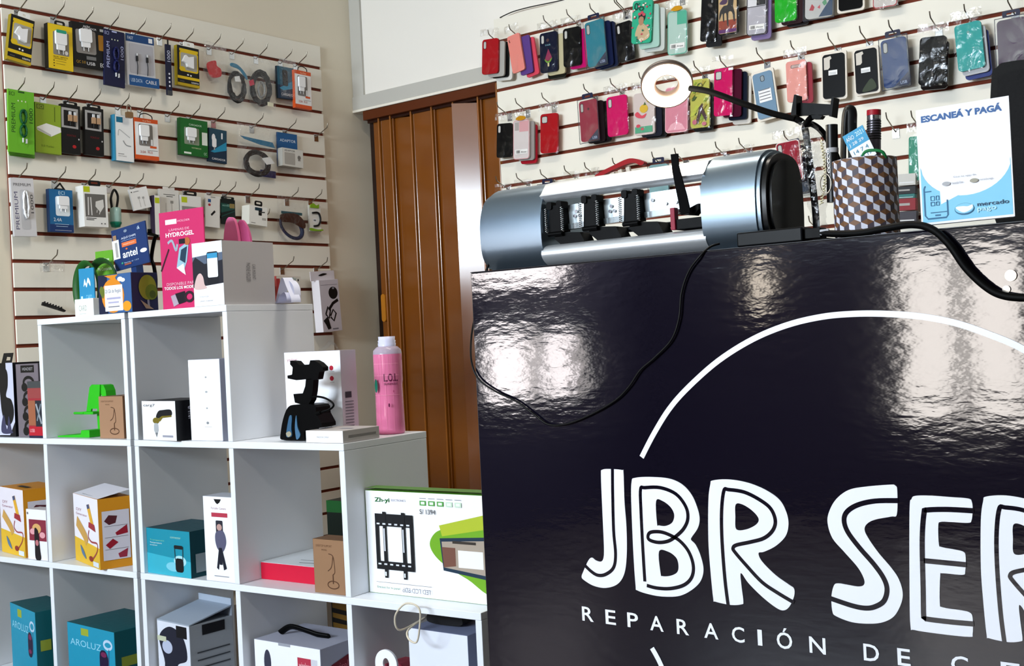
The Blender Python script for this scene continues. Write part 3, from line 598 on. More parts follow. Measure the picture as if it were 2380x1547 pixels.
L_item('charger_pack', 'orange and white boxed charger hanging in the middle of the second row', 'charger', (312, 272), (366, 278), (316, 368), .02, .02, 1, orange)
L_item('charger_pack', 'green boxed wall charger hanging on the second row', 'charger', (418, 272), (482, 285), (420, 358), .015, .02, 1, f_green)
L_item('charger_pack', 'blue boxed car charger with white plug hanging beside the green box', 'car charger', (485, 296), (527, 299), (485, 374), .015, .014, 1, f_bluecar)
def coil3(W, Ht, Tk): return [('cable_coil', coil(.02 * W, -.2 * Ht, .28 * W, .26 * Ht, 9, '18181b', .0045, 12, .16)), ('blue_header', MB().prism([(-.4 * W, .38 * Ht), (.4 * W, .34 * Ht), (.46 * W, .22 * Ht), (.1 * W, .24 * Ht), (-.3 * W, .32 * Ht)], -.012, -.009, '1d7ea8')), ('price_tag', MB().prism([(.1 * W, -.08 * Ht), (.3 * W, -.02 * Ht), (.42 * W, -.16 * Ht), (.22 * W, -.22 * Ht)], -.018, -.016, 'ececea')), ('navy_corner', MB().box(.1 * W, .48 * W, -.008, -.004, -.5 * Ht, -.34 * Ht, '1c2466'))]
L_item('bagged_cable', 'coiled black cable with blue header in a clear bag hanging on the second row', 'cable', (545, 302), (638, 310), (547, 402), .015, .006, 1, bagged(coil3))
L_item('adaptor_card', 'blue adaptor card hanging near the right end of the second row', 'adaptor', (643, 306), (690, 312), (646, 386), .012, .004, 1, f_adaptor)
def f_adbox(W, Ht, Tk):
    b = vis(W, Ht, Tk, 'd9d7d0', 'b9b6ae'); b.marks(W, Ht, [('t', 'ADAPTOR', .1, .82, .6, .92, '2a2a30'), ('rr', .1, .1, .6, .76, .03, 'b9b4ac'), ('c', .8, .55, .08, .12, '8e8a84'), ('c', .77, .4, .015, .04, K_), ('c', .83, .4, .015, .04, K_)])
    return [('carton', b, .0006)]
L_item('adaptor_box', 'small grey adaptor box hanging in front of the blue adaptor card', 'adaptor', (656, 342), (704, 345), (657, 384), .022, .03, 1, f_adbox, hk=False)
for px, py, dsc in ((388, 258, 'empty hook between the orange and green boxes on the second row'), (734, 316, 'empty hook at the right end of the second row')):
    hook('L', pl('L', px, py).y, LZ[1], dsc)
hook('L', pl('L', 598, 500).y, 0.542 + H, 'empty low hook sticking out below the white mount box')
# padlock on the white cable box hook
pk = MB(); pk.tube(smooth([(-.008, 0, 0), (-.008, 0, .022), (0, 0, .03), (.008, 0, .022), (.008, 0, 0)], False), .0022, STEEL)
p0 = pl('L', 300, 262, .07)
thing('padlock', 'small brown padlock hanging on the hook of the slim white cable box', 'padlock', Matrix.Translation(p0) @ ML.to_3x3().to_4x4(), [('body', MB().prism(rrect(-.014, -.02, .014, .003, .004), -.006, .006, mat('8a6a4a', .35, .6)), .001), ('shackle', pk)])
# row 3
def f_clearprem(W, Ht, Tk):
    b = vis(W, Ht, Tk, 'd9d7da', 'c9c6c8'); b.marks(W, Ht, [('t', 'PREMIUM', .1, .12, .26, .76, '6a668c', 90), ('t', '1000', .8, .4, .93, .72, '6a6a70', 90), ('t', 'PREMIUM', .1, .86, .85, .91, '77757a'), ('rr', .36, .12, .74, .8, .1, 'c9c8cb')])
    c = coil(.06 * W, .05 * Ht, .09 * W, .2 * Ht, 5, 'f0f0f2', .0025, 8); return [('blister', b, .0015), ('usb_cable', c)]
L_item('cable_pack', 'pale see-through long cable pack hanging first from the left on the third row', 'cable', (24, 412), (77, 414), (34, 549), .03, .012, 2, f_clearprem)
def f_24a(W, Ht, Tk):
    b = vis(W, Ht, Tk, '1e6fa8', '153f70'); b.marks(W, Ht, [('r', 0, 0, 1, .18, '1a3f7e'), ('rr', .26, .38, .86, .84, .08, 'dfe8ee'), ('t', '2.4A', .16, .25, .5, .33, WH), ('t', 'ECI', .4, .88, .66, .96, 'bfe0f0'), ('r', .2, .18, .8, .19, 'b8d4ea'), ('r', .25, .13, .75, .14, 'b8d4ea'), ('r', .2, .04, .9, .045, WH)])
    tab = MB().prism([(-.28 * W, Ht / 2), (.22 * W, Ht / 2), (.0, Ht / 2 + .026)], .001, .004, K_, holes=[[(-.16 * W, Ht / 2 + .004), (.11 * W, Ht / 2 + .004), (-.0, Ht / 2 + .018)]])
    return [('carton', b, .0006), ('charger_plug', plug(W, Ht, .55, .66, .44, .36)), ('hang_tab', tab)]
L_item('charger_pack', 'blue boxed wall charger marked 2.4A hanging on the third row', 'charger', (113, 438), (168, 441), (117, 538), .02, .02, 2, f_24a)
def f_combo(W, Ht, Tk):
    b = vis(W, Ht, Tk, 'ecebe8', 'e6e2dc'); b.marks(W, Ht, [('r', .02, .84, .28, .98, 'c2cf1c'), ('r', .06, .24, .9, .8, '807c78'), ('l', [(.18, .28), (.2, .72)], .05, 'd8d6d4'), ('l', [(.32, .28), (.3, .72)], .05, 'd8d6d4'), ('p', [(.5, .62), (.82, .68), (.84, .5), (.68, .36), (.48, .5)], 'dedcd8'), ('l', [(.55, .42), (.53, .35)], .03, 'dedcd8'), ('l', [(.66, .38), (.63, .31)], .03, 'dedcd8'), ('r', .08, .2, .5, .215, K_), ('r', .08, .165, .4, .18, K_), ('r', .68, .07, .73, .1, '777777'), ('r', .82, .07, .87, .1, '777777')])
    return [('carton', b, .0006), ('hang_tab', euro(W, Ht / 2 - .001, w=.5, h=.14, Ht=Ht))]
L_item('charger_pack', 'deep white box picturing a charger and two cables hanging on the third row', 'charger', (192, 430), (248, 438), (197, 526), .02, .05, 2, f_combo)
def f_caps(W, Ht, Tk):
    s = MB(); s.tube(smooth([(-.3 * W, 0, .0), (-.35 * W, 0, .25 * Ht), (-.05 * W, 0, .46 * Ht), (.25 * W, 0, .3 * Ht), (.1 * W, 0, 0)], False), .0045, '0e0e12')
    Xr = Matrix.Translation((0, 0, -.48 * Ht)); bd = MB().lathe([(0, 0), (W * .3, .004), (W * .42, .018), (W * .42, .26 * Ht), (W * .42, .46 * Ht), (W * .34, .5 * Ht), (0, .5 * Ht)], mat('a8c9c0', .15), 20, Xr); cp = MB().lathe([(0, -.001), (W * .32, .002), (W * .44, .016), (W * .44, .14 * Ht), (0, .14 * Ht)], mat('138a6c', .2), 20, Xr)
    return [('capsule', bd), ('end_cap', cp), ('strap', s)]
L_item('keyring_lamp', 'pale capsule with a green end hanging by a black strap on the third row', 'torch', (253, 436), (280, 440), (256, 530), .03, .01, 2, f_caps)
def f_card2(W, Ht, Tk):
    b = vis(W, Ht, Tk, 'f2f1f0', 'dddddd'); b.marks(W, Ht, [('l', [(.42, .1), (.42, .55)], .04, 'd4d2d0'), ('l', [(.66, .1), (.66, .5)], .04, 'd4d2d0'), ('r', .36, .5, .5, .6, 'c0bfbe'), ('r', .6, .46, .72, .56, 'c0bfbe'), ('c', .1, .86, .03, .03, K_), ('r', .2, .84, .5, .87, 'aaaaaa')]); return [('carton', b, .0005)]
L_item('cable_card', 'small white card hanging askew above the blue leaflet stand', 'cable', (299, 441), (341, 436), (312, 490), .03, .008, 2, f_card2)
def f_wpack(W, Ht, Tk):
    b = vis(W, Ht, Tk, 'dedbd5', 'ccc8c0'); b.marks(W, Ht, [('r', .2, .88, .8, .895, '77746f'), ('r', .35, .84, .68, .855, '55534f'), ('l', [(.32, .1), (.32, .7)], .03, 'c3bfb8'), ('l', [(.62, .1), (.62, .7)], .03, 'c3bfb8'), ('r', .55, .7, .7, .76, 'a8a49d')]); return [('carton', b, .0006), ('hang_tab', MB().prism(rrect(-.3 * W, Ht / 2, .3 * W, Ht / 2 + .01, .003), .001, .003, 'e4e0da'))]
L_item('cable_pack', 'plain white cable pack hanging just above the pink leaflet', 'cable', (370, 438), (415, 442), (373, 545), .02, .012, 2, f_wpack)
def f_edge(W, Ht, Tk):
    b = vis(W, Ht, Tk, 'e8e5e0', '3b2a4a'); b.marks(W, Ht, [('r', .1, .8, .9, .94, 'c2cf1c')]); return [('carton', b, .0006)]
L_item('charger_pack', 'white box with a lime sticker seen edge-on left of the plain white cable pack', 'charger', (358, 453), (371, 454), (361, 545), .02, .03, 2, f_edge, hk=False)
def f_wy(W, Ht, Tk):
    b = vis(W, Ht, Tk, 'e4e2de', 'cfcbc4'); b.marks(W, Ht, [('r', .05, .84, .32, .96, 'c2cf1c'), ('r', .06, .3, .95, .76, 'a09c97'), ('l', [(.25, .32), (.25, .7)], .06, 'd8d6d4'), ('l', [(.42, .32), (.42, .7)], .06, 'd8d6d4')]); return [('carton', b, .0006), ('hang_tab', euro(W, Ht / 2 - .001, w=.6, h=.1, Ht=Ht))]
L_item('cable_pack', 'white cable box with a lime sticker rising behind the pink leaflet', 'cable', (419, 452), (467, 456), (422, 560), .02, .018, 2, f_wy)
def f_bits(W, Ht, Tk):
    b = vis(W, Ht, Tk, 'e2dfda', 'd0ccc4'); b.marks(W, Ht, [('r', .18, .78, .38, .88, '2a5fa0'), ('c', .28, .7, .09, .04, 'b8323c'), ('l', [(.4, .38), (.66, .52)], .12, '1b1b1f'), ('r', .35, .93, .68, .97, 'b8b4ac')]); return [('blister', b, .001)]
L_item('adaptor_pack', 'white pack holding a tiny black adaptor hanging above the pink bear', 'adaptor', (477, 452), (511, 455), (477, 526), .02, .006, 2, f_bits)
def f_teal(W, Ht, Tk):
    b = vis(W, Ht, Tk, '0f2220', '081412'); b.marks(W, Ht, [('p', [(0, .45), (.95, .62), (.95, .8), (0, .85)], '1d5c52'), ('t', 'microSD', .1, .72, .6, .8, '9fd0c0'), ('rr', .6, .66, .95, .84, .03, 'a08a50'), ('l', [(0, .3), (.95, .55)], .05, '1d5c52')]); return [('blister_card', b, .0006), ('hang_tab', euro(W, Ht / 2 - .001, '10201e', w=.9, h=.12, Ht=Ht))]
L_item('memory_card_pack', 'dark green memory card pack hanging beside the tiny black adaptor', 'memory card', (513, 462), (546, 465), (515, 520), .02, .004, 2, f_teal)
def f_mount(W, Ht, Tk):
    b = vis(W, Ht, Tk, 'eceae4', 'dcd8cc'); b.marks(W, Ht, [('r', .3, .76, .7, .92, '22465a'), ('rr', .5, .52, .68, .8, .03, K_), ('l', [(.5, .68), (.85, .72)], .05, '555555'), ('r', .1, .08, .34, .12, 'a8a49d'), ('r', .7, .3, .92, .42, 'c0bcb4')]); return [('carton', b, .0006), ('hang_tab', euro(W, Ht / 2 - .001, w=.42, h=.28, Ht=Ht))]
L_item('mount_box', 'small deep white box with a black phone mount picture hanging on the third row', 'phone mount', (580, 475), (622, 480), (579, 520), .02, .05, 2, f_mount)
def f_band(W, Ht, Tk):
    a = MB().tube([(.34 * W * math.cos(t) - .02 * W, -.006, -.1 * Ht + .27 * Ht * math.sin(t) - .1 * W * math.cos(t)) for t in [2 * math.pi * j / 30 for j in range(30)]], .006, '17335e', 8, closed=True, sy=1.5)
    c = MB().prism(V2(smooth([(-.36 * W, .2 * Ht), (.1 * W, .24 * Ht), (.36 * W, .05 * Ht), (.34 * W, -.12 * Ht), (0, -.0), (-.34 * W, .02 * Ht)])), -.016, -.011, '4a2014', ) ; return [('wrist_band', a), ('brown_card', c), ('teal_header', MB().box(-.34 * W, .3 * W, -.012, -.008, .22 * Ht, .29 * Ht, '1d6a78'))]
L_item('bagged_band', 'navy and brown ring shaped band in a clear bag hanging on the third row', 'wristband', (638, 470), (712, 478), (640, 560), .02, .006, 2, bagged(f_band))
def f_ear(W, Ht, Tk):
    b = vis(W, Ht, Tk, 'dfddd6', 'cac7be'); b.marks(W, Ht, [('rr', .05, .1, .98, .8, .03, 'e8e6e0'), ('r', .3, .35, .62, .5, WH), ('r', .36, .4, .56, .46, '8e9296')])
    return [('pack', b, .0008), ('green_header', MB().prism([(-.45 * W, .4 * Ht), (.3 * W, .4 * Ht), (.34 * W, .56 * Ht), (.1 * W, .5 * Ht), (-.15 * W, .58 * Ht), (-.4 * W, .52 * Ht)], -.004, -.001, '8dbb2a')), ('earphone_hook', MB().tube(smooth([(-.3 * W, -.006, .2 * Ht), (.2 * W, -.006, .22 * Ht), (.38 * W, -.006, -.02 * Ht), (.2 * W, -.006, -.24 * Ht), (-.2 * W, -.006, -.3 * Ht)], False), .0042, '1a1a1e')), ('green_base', MB().prism(V2(smooth([(-.48 * W, -.38 * Ht), (.1 * W, -.42 * Ht), (.55 * W, -.4 * Ht), (.5 * W, -.46 * Ht), (-.4 * W, -.48 * Ht)])), -.006, 0, '8dbb2a'))]
L_item('earphone_pack', 'green and white pack with black ear hook, last on the third row', 'earphones', (718, 476), (745, 479), (720, 537), .02, .01, 2, f_ear)
# row 4
def f_comb(W, Ht, Tk):
    c = MB(); X = Matrix.Translation((0.02 * W, 0, -.42 * Ht)) @ Matrix.Rotation(math.radians(18), 4, 'Y')
    c.prism([(-.46 * W, -.035 * Ht), (.46 * W, -.02 * Ht), (.5 * W, .03 * Ht), (.34 * W, .06 * Ht), (-.46 * W, .06 * Ht)], -.01, 0, K_, X)
    for i in range(7): c.prism([(-.42 * W + i * .115 * W, .05 * Ht), (-.36 * W + i * .115 * W, .05 * Ht), (-.36 * W + i * .115 * W, .1 * Ht), (-.39 * W + i * .115 * W, .1 * Ht)], -.008, -.002, K_, X)
    return ('clip_strip', c)
L_item('bagged_clip', 'black toothed clip at the bottom of a clear bag hanging above the left shelf', 'clip', (88, 640), (146, 642), (92, 722), .02, .006, 3, bagged(f_comb, film=FILM, top=.05))
def f_smallad(W, Ht, Tk):
    b = MB().box(-.45 * W, .5 * W, -.01, .02, -.22 * Ht, .22 * Ht, '16181e').marks(W, Ht, [('r', .5, .36, .97, .44, WH), ('r', .68, .66, .82, .74, 'b8cc28'), ('t', 'ADAPTER', .5, .52, .92, .58, 'b8bcc8')], -.0102)
    w = MB().prism(rrect(0, .2 * Ht, .32 * W, .62 * Ht, .004), -.008, .006, 'f0efe8'); g = MB().box(-.42 * W, -.2 * W, -.006, .004, .26 * Ht, .44 * Ht, 'b8cc28'); lo = MB().box(-.4 * W, .4 * W, -.004, .01, -.75 * Ht, -.3 * Ht, 'd8d4be')
    return [('black_box', b), ('white_adapter', w), ('lime_card', g), ('lower_card', lo)]
L_item('adaptor_pack', 'clear bag with a white plug and a small black box hanging on the lowest row', 'adaptor', (586, 650), (629, 653), (588, 696), .02, .02, 3, bagged(f_smallad))
def f_hdtv(W, Ht, Tk):
    b = vis(W, Ht, Tk, 'd8d2c6', 'b84a44'); b.marks(W, Ht, [('t', 'HDTV', .36, .78, .82, .95, '1f8a9a'), ('r', 0, .2, .14, .9, 'b4383a'), ('c', .9, .86, .03, .05, '333333')]); return [('carton', b, .0006)]
L_item('adaptor_box', 'white and red box lettered HDTV hanging on the lowest row behind the white tape loop', 'adaptor', (642, 641), (698, 643), (644, 700), .02, .02, 3, f_hdtv)
def f_carbox(W, Ht, Tk):
    b = vis(W, Ht, Tk, 'cdc4cc', 'ece6ea'); b.marks(W, Ht, [('c', .68, .74, .24, .12, K_), ('c', .7, .83, .06, .02, '9a98a0'), ('l', [(.38, .42), (.62, .54), (.9, .6)], .12, K_), ('l', [(.2, .34), (.34, .48), (.46, .42), (.36, .26), (.2, .34)], .07, K_), ('l', [(.44, .3), (.6, .42), (.74, .34), (.6, .2), (.44, .28)], .07, K_), ('p', [(.05, .22), (.3, .3), (.42, .06), (.26, .04), (.16, .14)], K_), ('r', .5, .035, .8, .06, '8e8890'), ('r', .05, .9, .92, .905, '99909a')])
    fl = MB().box(-.75 * W, .5 * W, .02, .024, Ht / 2 - .002, Ht / 2 + .04, 'd6ced4').prism(V2(smooth([(-.35 * W, Ht / 2 + .022), (-.1 * W, Ht / 2 + .03), (.1 * W, Ht / 2 + .026), (-.2 * W, Ht / 2 + .018)])), .0185, None, K_)
    return [('carton', b, .0008), ('hang_flap', fl, .0005)]
L_item('mount_box', 'tall white box picturing a black ball and phone mount, hanging beside the cube shelf', 'phone mount', (741, 651), (785, 647), (752, 772), .03, .05, 3, f_carbox)
# ------------------------------------------------------------------ phone cases on the panel behind the counter
GR = 'phone cases hanging behind the counter'
GLOW = {}
def case_mesh(W, Ht, Tk, colr, camt='v', marks=(), rough=.35, rim=None, hole='c9c7c2'):
    m = mat(colr, rough, spec=.10 if rough > .2 else .16) if isinstance(colr, str) else colr
    b = MB(); r = W * .14
    b.prism(rrect(-W / 2, -Ht / 2, W / 2, Ht / 2, r, 6), 0, Tk, m, sm=True)
    if rim: b.line(rrect(-W / 2 + .001, -Ht / 2 + .001, W / 2 - .001, Ht / 2 - .001, r, 6), .0028, rim, -.0002, None, True)
    L = list(marks); dk = '1c1a1a'
    if camt == 'v': L += [('rr', .08, .72, .27, .95, .09, dk), ('rr', .105, .735, .245, .935, .07, hole)]
    if camt == 'sq': L += [('rr', .08, .76, .42, .94, .08, dk), ('rr', .11, .775, .39, .925, .06, hole)]
    if camt == 's': L += [('p', [(.07, .66), (.07, .93), (.38, .96), (.42, .9), (.34, .87), (.34, .7), (.26, .66)], 'd6cfc4')]
    if camt == 'h': L += [('rr', .24, .82, .76, .9, .06, '8d7a74'), ('rr', .27, .83, .73, .89, .05, 'c4aaa2')]
    if camt == 'ctr': L += [('rr', .38, .8, .6, .93, .08, '30343a'), ('rr', .41, .81, .57, .92, .06, '9ba8b0')]
    if camt == 'dot': L += [('c', .5, .8, .06, .03, '6fa8a6')]
    if camt == 'vf': L += [('rr', .08, .72, .25, .94, .08, dk), ('rr', .1, .735, .23, .925, .06, hole), ('c', .52, .78, .06, .03, '5b2030')]
    b.marks(W, Ht, L); return b
def box_case(W, Ht, top=.02):
    """clear retail box around a case, with a hanging tab"""
    b = MB(); e = .06; x0, x1, z0, z1 = -W * (.5 + e), W * (.5 + e), -Ht * (.5 + e * .6), Ht * (.5 + e * .6)
    f = MB().prism([(x0, z0), (x1, z0), (x1, z1), (x0, z1)], -.004, -.0035, CLEAR)
    ed = MB(); 
    for p, q in (((x0, z0), (x1, z0)), ((x1, z0), (x1, z1)), ((x1, z1), (x0, z1)), ((x0, z1), (x0, z0))): ed.tube([(p[0], -.002, p[1]), (q[0], -.002, q[1])], .0011, '3a3f58', 5)
    tb = MB().prism(rrect(-W * .3, z1, W * .3, z1 + top, .005), .0, .002, '151c4a', holes=[rrect(-W * .16, z1 + top * .25, W * .16, z1 + top * .65, .003)])
    return [('clear_box', f), ('box_edges', ed), ('hang_tab', tb)]
def R_case(label, tl, tr, bl, colr, camt, row=None, style='bag', marks=(), d=.035, Tk=.009, rough=.35, rim=None, extra=(), behind=(), film_=None, cat='phone case', hole='c9c7c2', seed=1, da=0.0, hookz=True):
    X, W, Ht = frame('R', tl, tr, bl, d + Tk)
    parts = [('case', case_mesh(W, Ht, Tk, colr, camt, marks, rough, rim, hole), .0022)]
    if style == 'bag': parts.append(('plastic_bag', sheet(W * 1.18, Ht * 1.08, .035, film_ or FILM, y=-.004, seed=seed + int(W * 9999), amp=.005)))
    if style == 'box': parts += box_case(W, Ht)
    if style == 'tray': 
        t = MB().prism(rrect(-W * .58, -Ht * .545, W * .58, Ht * .56, W * .12), .004, .012, 'e6ddd0', side='d8cbb8'); parts.append(('tray', t, .002))
    for e in extra: parts.append(e(W, Ht))
    thing('phone_case', label, cat, X, parts, GR)
    for i, (ox, oz, roll, c2, lab) in enumerate(behind):
        dd = max(.002, d - .012 * (i + 1))
        X2 = X @ Matrix.Translation((ox, (i + 1) * .0115 + .0005 if d > .03 else (i + 1) * .009, oz)) @ Matrix.Rotation(math.radians(roll), 4, 'Y')
        thing('phone_case', lab, 'phone case', X2, [('case', case_mesh(W, Ht, .008, c2, 'v' if i == 0 else None, (), rough), .002)], GR)
    if row is not None: hookat('R', row, X, W, Ht, hlab(label), da=da, L=.075, rise=.028)
def barcode(W, Ht):
    b = MB(); b.marks(W, Ht, [('r', .14, .13, .9, .25, 'e9e7e4')] + [('r', .2 + .03 * i, .15, .2 + .03 * i + (.018 if i % 3 else .01), .225, '1a1a1a') for i in range(8)] + [('t', 'AIcase', .5, .16, .84, .2, '555555')], -.0012); return ('barcode_label', b)
def gold(W, Ht): return ('gold_clip', MB().prism(V2(smooth([(-.28 * W, Ht / 2 + .004), (-.05 * W, Ht / 2 + .016), (.25 * W, Ht / 2 + .013), (.3 * W, Ht / 2 + .003), (0, Ht / 2 - .002)])), -.008, -.003, mat('d99a1c', .3, .5)), .001)
def white_lab(x0, z0, x1, z1, lines=3):
    def f(W, Ht):
        b = MB(); b.marks(W, Ht, [('r', x0, z0, x1, z1, 'eeeef0')] + [('r', x0 + .03, z0 + (z1 - z0) * (.2 + .25 * i), x1 - .05, z0 + (z1 - z0) * (.27 + .25 * i), '8a8a90') for i in range(lines)], -.001); return ('paper_label', b)
    return f
def navy_tri(W, Ht):
    b = MB(); b.marks(W, Ht, [('p', [(.4, 0), (1.0, 0), (1.0, .26)], '14265a'), ('t', 'USB', .66, .03, .92, .09, 'b8c8e8')], -.0012); return ('corner_card', b)
DK, NV = '0c0c0f', '141d3c'
# --- top row
R_case('red phone case hanging furthest left on the top row above the folding door', (1121, 93), (1158, 88), (1120, 174), 'b40f1c', 'v', 0, d=.06,
    behind=[(.024, -.012, 0, 'b9b6b0', 'grey phone case edge just behind the red case above the folding door'), (.034, -.015, 0, DK, 'black phone case showing behind the red case above the folding door'), (.048, -.026, 1, 'd9d6cf', 'pale clear phone case at the back of the stack above the folding door')])
R_case('salmon pink phone case hanging tilted second from left on the top row', (1178, 87), (1207, 81), (1192, 172), 'e3877c', None, 0, d=.05, marks=[('c', .14, .88, .04, .018, '6a3030'), ('c', .16, .84, .04, .018, '6a3030')],
    behind=[(.034, -.018, 3, '6a4a98', 'purple phone case tucked behind the tilted salmon case'), (.05, -.03, 0, 'd8485c', 'coral phone case behind the purple one on the top row')])
def melon(W, Ht):
    b = MB(); b.marks(W, Ht, [('p', [(.5, .58), (.3, .34), (.4, .29), (.62, .29), (.7, .36)], 'a02a58'), ('ps', [(.28, .34), (.48, .27), (.7, .35), (.64, .27), (.48, .22), (.33, .27)], '7aa83a'), ('rr', .45, .14, .54, .23, .03, 'd8cf9a'), ('t', 'FAIR', .34, .66, .64, .7, '8ab8c8'), ('c', .48, .8, .09, .04, '5a3a3a')], -.001); return ('fruit_print', b)
R_case('navy phone case with a watermelon popsicle print on the top row', (1254, 79), (1294, 73), (1256, 171), '151c3c', 'v', 0, d=.045, extra=(melon,), behind=[(.028, -.012, 0, 'c9bf9a', 'cream phone case edge behind the watermelon print case'), (.02, -.024, 0, '2a2a22', 'dark phone case lowest behind the watermelon print case')])
R_case('plain black phone case hanging between the watermelon case and the turquoise case', (1308, 68), (1348, 63), (1310, 157), DK, 'v', 0, d=.045, behind=[(.022, -.010, 0, 'c8106a', 'magenta phone case behind the plain black case on the top row')])
R_case('turquoise phone case in a clear box with navy tab on the top row', (1358, 55), (1402, 44), (1367, 158), '1590a8', 'v', 0, 'box', d=.05, extra=(navy_tri,), behind=[(.022, -.010, 0, '1a2550', 'navy boxed case directly behind the turquoise boxed case'), (.034, -.014, 0, '222c4e', 'dark blue boxed case at the back behind the turquoise one')])
R_case('black phone case hanging tilted partly behind the floral portrait case', (1430, 57), (1466, 48), (1439, 147), DK, 'v', 0, d=.03)
def flora(W, Ht):
    b = MB(); rnd = random.Random(3); L = [('ps', [(.2, .18), (.3, .4), (.42, .46), (.5, .5), (.62, .44), (.82, .34), (.92, .14), (.55, .05)], 'c9b088'), ('ps', [(.34, .52), (.42, .42), (.56, .44), (.6, .56), (.5, .62), (.38, .6)], 'b98a6a'), ('ps', [(.34, .56), (.42, .62), (.58, .6), (.62, .52), (.68, .64), (.5, .7), (.36, .66)], '2a1c1a')]
    for x, z in ((.38, .68), (.5, .71), (.6, .66)): L.append(('c', x, z, .08, .035, 'c8485a'))
    for i in range(34):
        x, z = rnd.uniform(.04, .94), rnd.uniform(.03, .97)
        if .25 < x < .8 and .3 < z < .75: continue
        L.append(('c', x, z, rnd.uniform(.03, .07), rnd.uniform(.012, .028), rnd.choice(['d88a94', '1d6a58', 'e8d8c8', '3a9a7a', 'c84a5a', '2a8a6a'])))
    L += [('o', .22, .86, .08, .07, .035, DK), ('o', .48, .8, .1, .04, .035, DK)]
    b.marks(W, Ht, L, -.001); return ('floral_print', b)
R_case('green phone case with a floral figure print on the top row', (1471, 3), (1517, -4), (1467, 103), '35b890', None, None, d=.07, extra=(flora,), behind=[(.024, -.018, -4, 'a8ccc0', 'mint clear phone case below and behind the floral print case'), (.042, -.03, -2, 'c8cdc8', 'clear phone case at the back behind the floral print case')])
hook('R', pl('R', 1455, 28).x, RZ[0], 'steel hook rising beside the green floral print case', L=.075, rise=.028)
mintf = film('mint_plastic', (0.7, 0.93, 0.86), 0.35, 0.15, 10, 0.1)
R_case('mint green translucent phone case with sliding cover and barcode on the top row', (1552, 29), (1596, 23), (1552, 129), 'b4cfc4', None, 0, d=.035, rim='5fbfa4', marks=[('r', .5, .68, .97, .98, '52b898')], extra=(barcode, gold))
R_case('black phone case hanging at the frame top left of the horse print', (1631, -12), (1666, -18), (1627, 97), DK, None, 0, d=.045, marks=[('c', .72, .83, .06, .035, '8a8a8a')], behind=[(.018, -.02, 0, '2c2c30', 'black rimmed phone case below the one left of the horse print')])
def horse(W, Ht):
    b = MB(); b.marks(W, Ht, [('rr', .05, .03, .95, .97, .1, 'c8a878'), ('r', .06, .1, .94, .32, 'a04028'), ('r', .06, .04, .94, .12, '6a2a78'), ('ps', [(.1, .7), (.3, .8), (.5, .76), (.4, .68)], '5a3860'), ('ps', [(.12, .52), (.3, .64), (.5, .66), (.55, .8), (.72, .84), (.8, .76), (.78, .6), (.86, .45), (.86, .28), (.8, .3), (.72, .48), (.55, .48), (.55, .2), (.48, .22), (.44, .46), (.34, .46), (.34, .3), (.28, .32), (.24, .48), (.1, .34)], '33302e')], -.001); return ('horse_print', b)
R_case('black rimmed phone case printed with a dark horse at the top edge', (1668, -20), (1715, -27), (1668, 84), DK, None, None, d=.05, extra=(horse,))
R_case('clear phone case with black rim and barcode at the top edge', (1736, -10), (1782, -18), (1735, 84), 'bcb9c2', None, None, d=.045, rim=DK, marks=[('r', .06, .7, .5, .97, 'd8d6da'), ('r', .5, .72, .95, .97, '141418'), ('r', .0, .69, 1, .705, DK)], extra=(barcode,), behind=[(.012, -.016, 0, '8a78a8', 'lilac phone case edge under the clear black rimmed case')])
R_case('bright green phone case cut by the top of the frame', (1800, -45), (1850, -54), (1801, 54), '17b81e', None, None, d=.045, behind=[(.018, -.010, 0, '3a1c20', 'dark maroon phone case behind the bright green one'), (.032, -.016, 0, '221a1c', 'dark phone case furthest behind the bright green one')])
R_case('clear phone case with fruit print and a blue corner card at the top edge', (1872, -54), (1936, -66), (1871, 46), 'd6d2d0', None, None, 'box', d=.04, marks=[('p', [(.15, .2), (.25, .34), (.35, .26), (.3, .18)], 'c83a4a'), ('p', [(.45, .24), (.55, .3), (.55, .2)], 'd84858'), ('p', [(.62, .34), (.75, .42), (.8, .3), (.7, .26)], '58b078'), ('p', [(.5, .02), (1, .02), (1, .48)], '1a4a78')])
R_case('black phone case with glossy edge cut by the frame top, in a pale tray', (1948, -75), (2003, -86), (1949, 27), DK, None, None, 'tray', d=.03, rough=.12)
R_case('clear phone case with a red rim cut by the top of the frame', (2029, -80), (2085, -90), (2029, 21), 'd2cbc6', None, None, d=.03, rim='b8202c')
# --- middle row
R_case('black phone case hanging furthest left on the middle row beside the door', (1155, 288), (1190, 284), (1154, 367), DK, 'v', 1, d=.03)
R_case('clear phone case with pink cover and gold clip on the middle row', (1193, 281), (1230, 276), (1193, 371), 'd9cfcd', None, 1, d=.04, rim='d99aa0', marks=[('r', .38, .7, .95, .97, 'd8a0a4'), ('r', .1, .74, .36, .95, 'b8aeaa')], extra=(barcode, gold), behind=[(.016, -.006, 0, 'a8a09c', 'grey clear phone case edge behind the pink topped clear case'), (.02, -.018, 0, 'b81a2c', 'red phone case edge lowest behind the pink topped clear case')])
R_case('red phone case with square camera hole hanging alone on the middle row', (1256, 266), (1296, 263), (1256, 357), 'b50f1b', 'sq', 1, d=.03)
R_case('dark raspberry phone case in a clear box with navy corner card', (1345, 237), (1386, 229), (1351, 331), 'ad1f45', 'vf', 1, 'box', d=.05, extra=(navy_tri,), behind=[(.022, -.008, 0, '26161c', 'dark boxed case behind the raspberry boxed case'), (.038, -.012, 0, '1c1216', 'dark boxed case edge at the back behind the raspberry one')])
R_case('hot pink phone case on the middle row beside the raspberry boxed case', (1409, 227), (1456, 217), (1413, 319), 'd01062', 'v', 1, d=.035, rough=.2)
